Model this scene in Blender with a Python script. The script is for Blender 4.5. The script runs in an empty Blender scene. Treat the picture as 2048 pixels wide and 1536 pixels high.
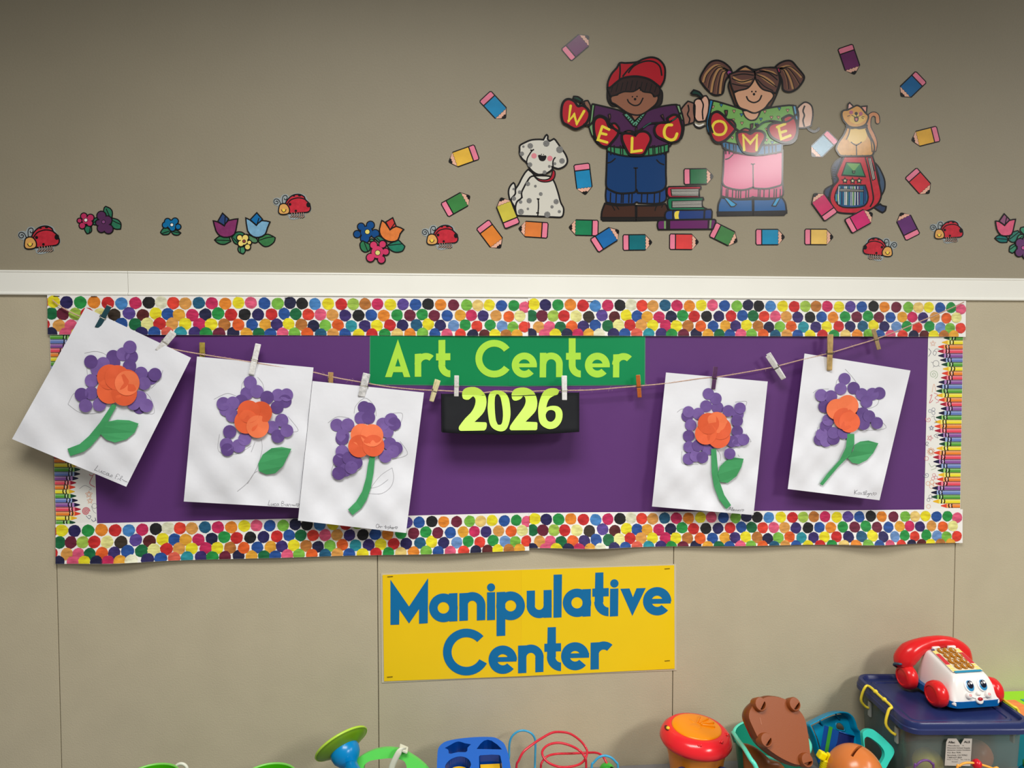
import bpy, bmesh, math, random
from mathutils import Vector, Matrix
from mathutils.geometry import tessellate_polygon
random.seed(7)
SC = bpy.context.scene
COL = SC.collection
# ------------------------------------------------------------------ camera
F = 1420.0; CX = 1024.0; CY = 768.0        # focal length in pixels of the 2048 x 1536 frame
D = 1.41                                   # camera to wall
ZC = 1.45                                  # camera height above the floor
YAW, PIT, ROL = 0.07602, -0.03695, -0.00064
FW = Vector((math.sin(YAW)*math.cos(PIT), math.cos(YAW)*math.cos(PIT), math.sin(PIT)))
r0 = FW.cross(Vector((0, 0, 1))).normalized(); u0 = r0.cross(FW)
RT = r0*math.cos(ROL) + u0*math.sin(ROL); UP = -r0*math.sin(ROL) + u0*math.cos(ROL)
CAM = Vector((0, -D, ZC))
cd = bpy.data.cameras.new('camera'); cam = bpy.data.objects.new('camera', cd); COL.objects.link(cam)
cd.sensor_fit = 'HORIZONTAL'; cd.sensor_width = 36.0; cd.lens = 36.0*F/2048.0; cd.clip_start = 0.02
cam.matrix_world = Matrix.Translation(CAM) @ Matrix((RT, UP, -FW)).transposed().to_4x4()
SC.camera = cam
# ------------------------------------------------------------------ light and exposure
W = bpy.data.worlds.new('world'); SC.world = W; W.use_nodes = True
W.node_tree.nodes['Background'].inputs[0].default_value = (0.93, 0.96, 1.0, 1)
W.node_tree.nodes['Background'].inputs[1].default_value = 0.20
def area(name, loc, sx, sy, power, spread, col=(1.0, 0.97, 0.92)):
    l = bpy.data.lights.new(name, 'AREA'); l.shape = 'RECTANGLE'; l.size = sx; l.size_y = sy
    l.energy = power; l.spread = math.radians(spread); l.color = col
    o = bpy.data.objects.new(name, l); COL.objects.link(o); o.location = loc
    return o
area('ceiling_or_fill_light', (-0.05, -1.22, 2.66), 1.2, 0.60, 40, 140)
area('ceiling_or_fill_light', (1.98, -2.85, 2.64), 0.6, 1.20, 112, 165)
area('ceiling_or_fill_light', (2.90, -1.50, 2.64), 0.6, 1.20, 50, 172)  # added fill with no known fixture, brightens the upper right wall
vs = SC.view_settings
vs.view_transform = 'Standard'; vs.look = 'None'; vs.gamma = 1.0; vs.use_curve_mapping = False
vs.exposure = -0.28
# ------------------------------------------------------------------ geometry of the view: a pixel of the photograph to a point in the room
def ray(p):
    return FW + RT*((p[0]-CX)/F) - UP*((p[1]-CY)/F)
def at(p, y=0.0):
    d = ray(p); return CAM + d*((y+D)/d.y)
def atz(p, z):
    d = ray(p); return CAM + d*((z-ZC)/d.z)
def ppm(y): return F/(D+y)                  # pixels per metre on the plane y
PX = D/F                                    # metres per pixel on the wall
def cr(ox, oy, s):                          # reads "x,y x,y ..." measured in an enlarged crop
    def f(t, dx=0, dy=0):
        return [(ox+(float(a)+dx)*s, oy+(float(b)+dy)*s) for a, b in (q.split(',') for q in t.split())]
    return f
px = cr(0, 0, 1)
# ------------------------------------------------------------------ materials
def lin(c):
    c /= 255.0
    return c/12.92 if c <= 0.04045 else ((c+0.055)/1.055)**2.4
def alb(rgb, k): return tuple(min(0.92, lin(c)*k) for c in rgb)
MATS = {}
def mat(rgb, k=1.1, rough=0.5, noise=0.0, scale=60.0, bump=0.0, bscale=400.0, coat=0.0, spec=0.4, stretch=(1, 1, 1), metal=0.0, trans=0.0, sss=0.0):
    key = (tuple(rgb), k, rough, noise, scale, bump, bscale, coat, spec, stretch, metal, trans, sss)
    if key in MATS: return MATS[key]
    m = bpy.data.materials.new('m_%02x%02x%02x' % tuple(int(v) for v in rgb)); m.use_nodes = True
    nt = m.node_tree; b = nt.nodes['Principled BSDF']
    c = alb(rgb, k)
    b.inputs['Base Color'].default_value = (*c, 1); b.inputs['Roughness'].default_value = rough
    b.inputs['Specular IOR Level'].default_value = spec; b.inputs['Metallic'].default_value = metal
    b.inputs['Coat Weight'].default_value = coat; b.inputs['Coat Roughness'].default_value = 0.14
    b.inputs['Transmission Weight'].default_value = trans
    if sss:
        b.inputs['Subsurface Weight'].default_value = sss; b.inputs['Subsurface Radius'].default_value = (0.01, 0.008, 0.006)
    if noise or bump:
        tc = nt.nodes.new('ShaderNodeTexCoord'); mp = nt.nodes.new('ShaderNodeMapping')
        nt.links.new(tc.outputs['Object'], mp.inputs[0]); mp.inputs['Scale'].default_value = stretch
    if noise:
        n = nt.nodes.new('ShaderNodeTexNoise'); n.inputs['Scale'].default_value = scale; n.inputs['Detail'].default_value = 4
        nt.links.new(mp.outputs[0], n.inputs['Vector'])
        r = nt.nodes.new('ShaderNodeValToRGB'); nt.links.new(n.outputs['Fac'], r.inputs[0])
        r.color_ramp.elements[0].position = 0.3; r.color_ramp.elements[1].position = 0.7
        r.color_ramp.elements[0].color = (*[v*(1-noise) for v in c], 1)
        r.color_ramp.elements[1].color = (*[min(0.95, v*(1+noise)+0.02*noise) for v in c], 1)
        nt.links.new(r.outputs[0], b.inputs['Base Color'])
    if bump:
        n2 = nt.nodes.new('ShaderNodeTexNoise'); n2.inputs['Scale'].default_value = bscale; n2.inputs['Detail'].default_value = 3
        nt.links.new(mp.outputs[0], n2.inputs['Vector'])
        bp = nt.nodes.new('ShaderNodeBump'); bp.inputs['Strength'].default_value = bump; bp.inputs['Distance'].default_value = 0.001
        nt.links.new(n2.outputs['Fac'], bp.inputs['Height']); nt.links.new(bp.outputs[0], b.inputs['Normal'])
    MATS[key] = m
    return m
# ------------------------------------------------------------------ objects
WL = {}                                     # world location of every object made here
def wl(o): return WL[o.name] if o is not None else Vector((0, 0, 0))
def tag(o, label=None, cat=None, group=None, kind=None):
    if label: o['label'] = label
    if cat: o['category'] = cat
    if group: o['group'] = group
    if kind: o['kind'] = kind
    return o
def thing(name, loc, label, cat, group=None):
    o = bpy.data.objects.new(name, None); COL.objects.link(o); o.empty_display_size = 0.02
    o.location = loc; WL[o.name] = Vector(loc)
    return tag(o, label, cat, group)
def mesh_obj(name, vs, fs, mats, mis=None, parent=None, smooth=False, origin=None):
    """vs are world points; the object's origin is its parent's origin (or the point given)."""
    if origin is None: origin = wl(parent) if parent else Vector((0, 0, 0))
    origin = Vector(origin)
    me = bpy.data.meshes.new(name)
    me.from_pydata([tuple(Vector(v)-origin) for v in vs], [], fs)
    for m in (mats if isinstance(mats, (list, tuple)) else [mats]): me.materials.append(m)
    if mis: me.polygons.foreach_set('material_index', mis)
    if smooth: me.polygons.foreach_set('use_smooth', [True]*len(me.polygons))
    me.update()
    o = bpy.data.objects.new(name, me); COL.objects.link(o)
    if parent: o.parent = parent; o.location = origin-wl(parent)
    else: o.location = origin
    WL[o.name] = origin
    return o
def bm_obj(name, bm, mats, parent=None, smooth=False, origin=None):
    """bm holds world points."""
    if origin is None: origin = wl(parent) if parent else Vector((0, 0, 0))
    origin = Vector(origin)
    bmesh.ops.translate(bm, verts=bm.verts, vec=-origin)
    me = bpy.data.meshes.new(name); bm.to_mesh(me); bm.free()
    for m in (mats if isinstance(mats, (list, tuple)) else [mats]): me.materials.append(m)
    if smooth: me.polygons.foreach_set('use_smooth', [True]*len(me.polygons))
    o = bpy.data.objects.new(name, me); COL.objects.link(o)
    if parent: o.parent = parent; o.location = origin-wl(parent)
    else: o.location = origin
    WL[o.name] = origin
    return o
def bevel(o, w, seg=2, ang=40):
    m = o.modifiers.new('bevel', 'BEVEL'); m.width = w; m.segments = seg; m.limit_method = 'ANGLE'; m.angle_limit = math.radians(ang)
    return o
def box_bm(c, s, rot=None, bm=None):
    bm = bm or bmesh.new()
    M = Matrix.Translation(Vector(c)) @ (rot.to_4x4() if rot else Matrix()) @ Matrix.Diagonal((*s, 1))
    bmesh.ops.create_cube(bm, size=1.0, matrix=M); return bm
def frame(axis, hint=(0, 0, 1)):            # matrix whose z is axis
    z = Vector(axis).normalized(); h = Vector(hint)
    x = h.cross(z)
    if x.length < 1e-5: x = Vector((1, 0, 0)).cross(z)
    x.normalize(); y = z.cross(x)
    return Matrix((x, y, z)).transposed()
def lathe_bm(prof, c, axis=(0, 0, 1), seg=40, bm=None, sx=1.0, sy=1.0, hint=(0, 0, 1)):
    """prof: (radius, height) pairs along axis"""
    bm = bm or bmesh.new(); M = frame(axis, hint); c = Vector(c); rings = []
    for r, h in prof:
        if r < 1e-6: rings.append([bm.verts.new(c+M@Vector((0, 0, h)))])
        else: rings.append([bm.verts.new(c+M@Vector((sx*r*math.cos(t), sy*r*math.sin(t), h))) for t in (2*math.pi*i/seg for i in range(seg))])
    for a, b in zip(rings, rings[1:]):
        for i in range(seg):
            j = (i+1) % seg
            q = [a[i % len(a)], a[j % len(a)], b[j % len(b)], b[i % len(b)]]
            q2 = []
            for v in q:
                if v not in q2: q2.append(v)
            if len(q2) > 2: bm.faces.new(q2)
    bmesh.ops.recalc_face_normals(bm, faces=bm.faces)
    return bm
def cat_rom(pts, n=6, closed=False):
    P = [Vector(p) for p in pts]; m = len(P); out = []
    for i in range(m if closed else m-1):
        if closed: a, b, c, d = P[i-1], P[i], P[(i+1) % m], P[(i+2) % m]
        else: a, b, c, d = P[max(i-1, 0)], P[i], P[i+1], P[min(i+2, m-1)]
        for k in range(n):
            t = k/n; t2 = t*t; t3 = t2*t
            out.append(0.5*((2*b)+(c-a)*t+(2*a-5*b+4*c-d)*t2+(3*b-a-3*c+d)*t3))
    if not closed: out.append(P[-1])
    return out
def tube_bm(pts, r, seg=8, bm=None, closed=False, flat=1.0, hint=None):
    """round (or flattened) tube along world points; r a number or a list"""
    bm = bm or bmesh.new(); P = [Vector(p) for p in pts]; n = len(P); rings = []
    up = Vector(hint) if hint else None
    for i in range(n):
        a = P[i-1] if (closed or i > 0) else P[i]; b = P[(i+1) % n] if (closed or i < n-1) else P[i]
        t = (b-a).normalized()
        if up is None:
            up = Vector((0, 1, 0)) if abs(t.y) < 0.9 else Vector((0, 0, 1))
        s = t.cross(up).normalized(); u = s.cross(t).normalized()
        if not hint: up = u
        rr = r[i] if isinstance(r, (list, tuple)) else r
        rings.append([bm.verts.new(P[i]+s*rr*math.cos(q)+u*rr*flat*math.sin(q)) for q in (2*math.pi*k/seg+math.pi/seg for k in range(seg))])
    for i in range(n if closed else n-1):
        a, b = rings[i], rings[(i+1) % n]
        for k in range(seg): bm.faces.new((a[k], a[(k+1) % seg], b[(k+1) % seg], b[k]))
    if not closed:
        bm.faces.new(rings[0][::-1]); bm.faces.new(rings[-1])
    bmesh.ops.recalc_face_normals(bm, faces=bm.faces)
    return bm
def cut(o, cutters):
    """real recess: boolean difference with temporary solids that are removed again"""
    for c in cutters:
        m = o.modifiers.new('cut', 'BOOLEAN'); m.operation = 'DIFFERENCE'; m.solver = 'EXACT'; m.object = c
    bpy.context.view_layer.update()
    dg = bpy.context.evaluated_depsgraph_get()
    me = bpy.data.meshes.new_from_object(o.evaluated_get(dg))
    o.modifiers.clear(); old = o.data; o.data = me; bpy.data.meshes.remove(old)
    for c in cutters:
        d = c.data; bpy.data.objects.remove(c); bpy.data.meshes.remove(d)
# ------------------------------------------------------------------ flat work on the wall: cards, prints, cut paper
class Flat:
    """collects cut-out shapes given in pixels; y is the distance in front of the wall"""
    def __init__(s, base=None):
        s.v = []; s.f = []; s.m = []; s.base = base
    def P(s, p, y):
        if s.base is None: return at(p, -y)
        yy = 0.02
        for _ in range(3):
            q = at(p, -yy); yy = s.base(q.x, q.z)+y
        return at(p, -yy)
    def _tri(s, t, mi):
        a, b, c = (s.v[i] for i in t)
        if (b-a).cross(c-a).y > 0: t = (t[0], t[2], t[1])
        s.f.append(tuple(t)); s.m.append(mi)
    def fill(s, pts, y, mi=0, holes=(), thick=0.0):
        loops = [list(pts)]+[list(h) for h in holes]
        W3 = [[s.P(p, y) for p in l] for l in loops]
        k = len(s.v); flat = [q for l in W3 for q in l]
        s.v += flat
        for t in tessellate_polygon([[Vector((q.x, q.z, 0)) for q in l] for l in W3]):
            s._tri((k+t[0], k+t[1], k+t[2]), mi)
        if thick:
            i0 = k
            for l in W3:
                n = len(l); b = len(s.v); s.v += [q+Vector((0, thick, 0)) for q in l]
                for i in range(n):
                    j = (i+1) % n
                    s.f.append((i0+i, i0+j, b+j, b+i)); s.m.append(mi)
                i0 += n
    def line(s, pts, w, y, mi=0, closed=False, caps=False):
        P = [Vector(p).to_2d() for p in pts]; n = len(P)
        if n < 2: return
        k = len(s.v)
        for i in range(n):
            a = P[i-1] if (closed or i > 0) else P[i]; b = P[(i+1) % n] if (closed or i < n-1) else P[i]
            d1 = (P[i]-a); d2 = (b-P[i])
            d1 = d1.normalized() if d1.length > 1e-6 else Vector((0, 0)); d2 = d2.normalized() if d2.length > 1e-6 else Vector((0, 0))
            t = d1+d2
            t = t.normalized() if t.length > 1e-4 else (d1 if d1.length else Vector((1, 0)))
            nn = Vector((-t.y, t.x)); c = max(0.55, abs(t.dot(d2 if d2.length else d1)))
            s.v += [s.P(P[i]+nn*(w/2/c), y), s.P(P[i]-nn*(w/2/c), y)]
        for i in range(n if closed else n-1):
            j = (i+1) % n
            a, b, c, d = k+2*i, k+2*i+1, k+2*j+1, k+2*j
            for t in ((a, b, c), (a, c, d)): s._tri(t, mi)
        if caps:
            for i, q in enumerate(P): s.disc(q, w/2, y+0.000012+0.000001*(i % 8), mi, 10)
    def disc(s, c, r, y, mi=0, seg=18, ry=None, thick=0.0):
        ry = ry or r
        s.fill([(c[0]+r*math.cos(2*math.pi*i/seg), c[1]+ry*math.sin(2*math.pi*i/seg)) for i in range(seg)], y, mi, thick=thick)
    def build(s, name, mats, parent, **k):
        return mesh_obj(name, s.v, s.f, mats, s.m, parent, **k)
def smooth(pts, n=4):
    P = [Vector(p).to_2d() for p in pts]; m = len(P); T = []
    for i in range(m):
        a, b, c = P[i-1], P[i], P[(i+1) % m]; u, v = b-a, c-b
        if u.length < 1e-6 or v.length < 1e-6 or u.angle(v) > 1.08: T.append(Vector((0, 0))); continue
        t = (c-a)*0.5; k = 1.15*min(u.length, v.length); T.append(t*(min(1.0, k/t.length) if t.length else 0))
    out = []
    for i in range(m):
        p, q, a, b = P[i], P[(i+1) % m], T[i], T[(i+1) % m]
        for k in range(n):
            s = k/n; s2 = s*s; s3 = s2*s
            r = p*(2*s3-3*s2+1)+a*(s3-2*s2+s)+q*(3*s2-2*s3)+b*(s3-s2); out.append((r.x, r.y))
    return out
def curve(pts, n=5): return [(q.x, q.y) for q in cat_rom([(*p, 0) for p in pts], n, False)]
GLOSS = dict(spec=0.12, coat=0.6)           # laminated print
INK = mat((14, 11, 11), 1.0, 0.5, **GLOSS)
def region(name, pts, rgb, parent, layer, ink=2.0, sm=4, k=1.12, rough=0.50, lines=(), lw=1.6, noise=0.0, card=0.0006, step=0.00022, inkmat=None, extra=()):
    """one printed area of a glossy card: its own thickness, colour and black outline"""
    y = card+layer*step
    f = Flat()
    p = smooth(pts, sm) if sm else list(pts)
    f.fill(p, y, 0, thick=y*0.95)
    if ink: f.line(p, ink*1.18, y+0.00006, 1, closed=True)
    for l in lines: f.line(curve(l), lw*1.25, y+0.00007, 1)
    mats = [mat(rgb, k, rough, noise, 120, **GLOSS), inkmat or INK]
    for i, (rg, polys) in enumerate(extra):       # further printed colours on this area
        mats.append(mat(rg, k, rough, **GLOSS))
        for q in polys: f.fill(q, y+0.00004, 2+i)
    return f.build(name, mats, parent)
# ================================================================== the setting
M_UP = mat((142, 134, 114), 1.20, 0.55, 0.02, 9, 0.25, 260)
M_LOW = mat((188, 178, 152), 1.02, 0.50, 0.03, 14, 0.35, 330)
M_TRIM = mat((242, 241, 232), 1.05, 0.35, 0.02, 8)
M_DARK = mat((30, 26, 24), 1.0, 0.8)
X0, X1 = -2.3, 3.6
ZT0 = ZC+0.0842*D-0.0005; ZT1 = ZC+0.1169*D           # lower and upper edge of the white rail
bm = box_bm(((X0+X1)/2, 0.053, (ZT0+2.7)/2), (X1-X0, 0.10, 2.7-ZT0)); 
for v in bm.verts: v.co.y -= 0.003
bmw = box_bm(((X0+X1)/2, 0.055, ZT0/2), (X1-X0, 0.10, ZT0), bm=bm)
wall = tag(bm_obj('wall_back', bm, M_UP), kind='structure')
seams = [X0, -1.378, -0.7687, -0.1605, 0.4392, 1.0458, 1.656, 2.266, 2.876, X1]
for a, b in zip(seams, seams[1:]):
    bm = box_bm(((a+b)/2, 0.0025, (ZT0+0.02)/2), (b-a-0.0016, 0.005, ZT0+0.02))
    bevel(bm_obj('wall_panel', bm, M_LOW, wall), 0.0007, 2)
def rail(name, a, b):
    prof = [(0.001, ZT0+0.002), (-0.0035, ZT0), (-0.0055, ZT0+0.0015), (-0.0055, ZT0+0.0045), (-0.0040, ZT0+0.006), (-0.0042, ZT1-0.004), (-0.0052, ZT1-0.003), (-0.0050, ZT1), (0.001, ZT1)]
    n = len(prof); vs_ = [(a, y, z) for y, z in prof]+[(b, y, z) for y, z in prof]
    fs = [(i, (i+1) % n, n+(i+1) % n, n+i) for i in range(n)]+[tuple(range(n))[::-1], tuple(range(n, 2*n))]
    return tag(mesh_obj(name, vs_, fs, M_TRIM), kind='structure')
xj = at((258, 566)).x
rail('trim_1', X0, xj-0.0004); rail('trim_2', xj+0.0004, X1)
bm = box_bm(((X0+X1)/2, -2.0, -0.02), (X1-X0, 4.2, 0.04))
tag(bm_obj('floor', bm, mat((150, 140, 125), 1.0, 0.4, 0.1, 5)), kind='structure')
# a low shelf carries the toys; only a sliver of its grey top shows at the right
ZS = ZC-0.832
sh = thing('toy_shelf', (0.1, -0.22, ZS), 'low grey shelf along the wall that carries the toys', 'shelf')
M_SH = mat((120, 120, 122), 1.0, 0.45, 0.05, 12)
bevel(bm_obj('shelf_top', box_bm((0.1, -0.215, ZS-0.012), (3.0, 0.41, 0.024)), M_SH, sh), 0.003)
for x in (-1.39, -0.4, 0.6, 1.59): bevel(bm_obj('shelf_side', box_bm((x, -0.215, (ZS-0.024)/2), (0.02, 0.40, ZS-0.024)), M_SH, sh), 0.002)
bevel(bm_obj('shelf_board', box_bm((0.1, -0.215, 0.30), (2.96, 0.39, 0.02)), M_SH, sh), 0.002)
# ================================================================== bulletin board
M_PURP = mat((108, 58, 134), 0.76, 0.55, 0.05, 3, 0.15, 60)
f = Flat()
f.fill(px('150,655 1890,655 1885,1040 165,1062'), 0.0030, 0, thick=0.0028)
pp = f.build('backing_paper', M_PURP, None, origin=at((1000, 860)))
tag(pp, 'plain purple backing paper stretched over the whole bulletin board', 'paper')
# -- dotted borders -------------------------------------------------
DOTC = dict(Y=(252, 226, 40), P=(246, 236, 150), V=(240, 240, 205), n=(44, 38, 92), N=(35, 36, 70), g=(40, 150, 70), G=(25, 110, 65), l=(125, 190, 70), L=(165, 200, 80),
            o=(242, 140, 45), O=(238, 100, 40), r=(205, 45, 45), R=(228, 66, 50), b=(72, 135, 200), B=(40, 85, 160), c=(205, 45, 95), k=(32, 32, 34), K=(58, 48, 38), a=(225, 160, 80),
            A=(190, 120, 55), m=(112, 34, 58), M=(92, 34, 36), v=(92, 70, 150), u=(60, 46, 110), t=(45, 150, 165), T=(35, 95, 130), p=(232, 95, 130), w=(110, 150, 205), C=(240, 105, 85), y=(248, 205, 120), e=(240, 170, 55))
cA = cr(0, 560, 0.234375); cB = cr(400, 590, 0.1171875); cC = cr(630, 590, 0.1171875); cD = cr(850, 590, 0.1171875)
DOTS = [(cA, 53, 'r378,190 Y470,185 n580,192 g697,192 o813,190 r932,197 b1048,200 c1165,197 k1280,195 V1385,190 R1487,197 a1590,200 T1703,195 c1815,198 o1930,200 G452,288 m550,290 L655,290 r755,290 P868,292 K988,298 v1112,285 M1230,300 Y1340,285 B1443,293 e1538,298 c1650,300 N1762,295 g1870,285 r1978,295 r385,380 a520,390 p622,390 G723,392 O831,385 u938,385 B1050,375 G1167,378 P1270,372 r1375,372 a1482,372 Y1590,375 c1712,375 Y1812,378 A1922,378 N450,455 p575,460 Y678,456 N788,455 c889,455 e992,455 V1088,455 n1222,450 B1330,450 C1442,450 t1553,450 u1672,450 g1770,455 m1880,455 N1998,450'),
        (cB, 103, 'Y672,132 p882,130 B1110,140 l1340,145 N1548,130 k1750,143 b1970,150 k775,330 n1005,330 r1232,325 B1447,315 G1645,320 R1855,330 O668,505 B900,505 e1130,500 u1322,500 Y1525,490 A1740,500 N1945,525 e808,655 G1020,655 B1215,660 p1420,650 l1620,650 O1840,655'),
        (cC, 103, 'Y235,147 r455,155 L660,150 A860,148 c1070,150 Y1292,160 v1505,155 B1718,160 k1935,150 p100,330 a305,335 u520,345 k750,345 B965,340 o1178,345 g1405,335 m1622,340 g1833,325 l185,515 O400,505 t625,520 u855,520 Y1060,515 r1283,510 n1498,510 T1735,505 Y1935,490 T105,665 a315,660 B520,665 Y750,670 r980,665 g1195,665 y1410,665 o1625,660 l1840,650'),
        (cD, 100, 'o265,160 m485,165 l710,165 y900,170 Y1095,165 B1305,175 g1512,172 p1697,200 m160,345 B378,348 e600,340 c790,340 u990,350 a1210,345 O1425,360 P1615,350 n262,510 w490,515 g685,505 R885,525 g1110,505 w1315,525 l1495,540 R1690,535 B170,660 p375,665 R605,665 N815,670 M1015,670 Y1190,670 A1380,670 e1565,670')]
O0 = at((97, 590.5))
dots = []
for crop, rad, txt in DOTS:
    for q in txt.split():
        p = crop(q[1:])[0]; w = at(p)
        dots.append((q[0], w.x-O0.x, O0.z-w.z, 0.97*rad*(0.234375 if crop is cA else 0.1171875)*PX))
SL = at((1055.7, 600)).x-O0.x               # length of one strip of border
SHT = O0.z-at((97, 669.5)).z
keys = sorted({d[0] for d in dots})
M_BORD = mat((246, 244, 240), 1.0, 0.42)
def streaky(rgb):
    m = mat(rgb, 0.90, 0.5, 0.30, 55, stretch=(1, 1, 3.2), spec=0.3); return m
DM = [streaky(DOTC[k]) for k in keys]
def clip(poly, xa, xb, za, zb):
    for ax, lim, sg in ((0, xa, 1), (0, xb, -1), (1, za, 1), (1, zb, -1)):
        out = []
        for i in range(len(poly)):
            p, q = poly[i-1], poly[i]; ip = sg*(p[ax]-lim) >= 0; iq = sg*(q[ax]-lim) >= 0
            if ip != iq:
                t = (lim-p[ax])/(q[ax]-p[ax]); out.append((p[0]+t*(q[0]-p[0]), p[1]+t*(q[1]-p[1])))
            if iq: out.append(q)
        poly = out
        if not poly: return poly
    return poly
def border(x0, x1, tl, tr, wave, label, y0, vis, ht=SHT):
    """strip from x0 to x1, its top edge running from height tl to tr; wave(x) lifts the lower edge off the wall"""
    n = 60; m = 5; rnd = random.Random(int(1000*tl)+int(x0*77))
    def top(x): return tl+(tr-tl)*(x-x0)/(x1-x0)
    def Y(x, d): return -(y0+wave(x)*max(0, d/ht)**1.6)
    def pt(x, d, e=0.0): return Vector((x, Y(x, d)-e, top(x)-d))
    vs_ = []; fs = []
    for i in range(n+1):
        x = x0+(x1-x0)*i/n
        vs_ += [pt(x, ht*j/m) for j in range(m+1)]
    for i in range(n):
        for j in range(m):
            a = i*(m+1)+j; fs.append((a, a+1, a+m+2, a+m+1))
    root = thing('dotted_border_strip', pt((x0+x1)/2, ht/2), label, 'border')
    o = mesh_obj('border_card', vs_, fs, M_BORD, parent=root); so = o.modifiers.new('solid', 'SOLIDIFY'); so.thickness = 0.0004; so.offset = -1
    vs_ = []; fs = []; mi = []; order = list(dots); k = 0
    for kk, (key, dx, dz, r) in enumerate(order):
        seg = 13; ph = rnd.random()*6
        ring = [(x0+dx+r*(1+rnd.uniform(-0.06, 0.05))*math.cos(ph+2*math.pi*i/seg), dz+r*(1+rnd.uniform(-0.06, 0.05))*math.sin(ph+2*math.pi*i/seg)) for i in range(seg)]
        ring = clip(ring, x0+0.0002, x1-0.0002, 0.0004, ht-0.0004)
        if len(ring) < 3: continue
        cx_ = sum(p[0] for p in ring)/len(ring); cz_ = sum(p[1] for p in ring)/len(ring)
        e = 0.00020+0.0000035*kk
        b = len(vs_); vs_ += [pt(x, d, e) for x, d in ring]+[pt(cx_, cz_, e)]; nn = len(ring)
        for i in range(nn):
            fs.append((b+nn, b+(i+1) % nn, b+i)); mi.append(keys.index(key))
    mesh_obj('printed_dots', vs_, fs, DM, mi, root)
    return root
zt = lambda x: O0.z
def staples(root, pts, y):
    for p in pts:
        c = at(p, -y); bm_obj('staple', tube_bm([c+Vector((-.005, .002, 0)), c+Vector((-.005, -.0005, 0)), c+Vector((.005, -.0005, 0)), c+Vector((.005, .002, 0))], .0006, 6), mat((50, 46, 42), 1.0, 0.4, metal=0.6), root)
xa = O0.x; xe = at((1928.5, 603)).x
b1 = border(xa, xa+SL, O0.z, O0.z-0.0012, lambda x: 0.0012+0.0015*math.sin((x-xa)*9), 'left length of white border with painted colour dots along the board top', 0.0046, 0)
b2 = border(xa+SL-0.0003, xe, O0.z-0.0005, O0.z-0.0012, lambda x: 0.0016+0.0022*max(0, math.sin((x-xa-SL)*11+0.6)), 'right length of dotted border along the board top, ending under the knotted twine', 0.0052, 0)
staples(b1, [(113, 592.5), (188, 593), (575, 596)], .0050); staples(b2, [(1180, 603)], .0056)
B0 = at((113.5, 1047.5)); B1 = at((1057.7, 1024.5)); B2 = at((1922, 1017.5))
bump = lambda x, c, w: math.exp(-((x-c)/w)**2)
border(B0.x, B1.x, B0.z, B1.z, lambda x: 0.002+0.011*bump(x, at((235, 1128)).x, .07)+0.008*bump(x, at((880, 1105)).x, .13)+0.003*bump(x, at((560, 1105)).x, .1), 'left length of dotted border along the board bottom, curling off the wall', 0.0046, 0, SHT*1.015)
border(B1.x-0.0003, B2.x, B1.z, B2.z, lambda x: 0.002+0.013*bump(x, at((1185, 1105)).x, .075)+0.005*bump(x, at((1480, 1105)).x, .1)+0.012*bump(x, at((1745, 1105)).x, .07), 'right length of dotted border along the board bottom under the last two papers', 0.0052, 0, SHT*0.95)
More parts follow.
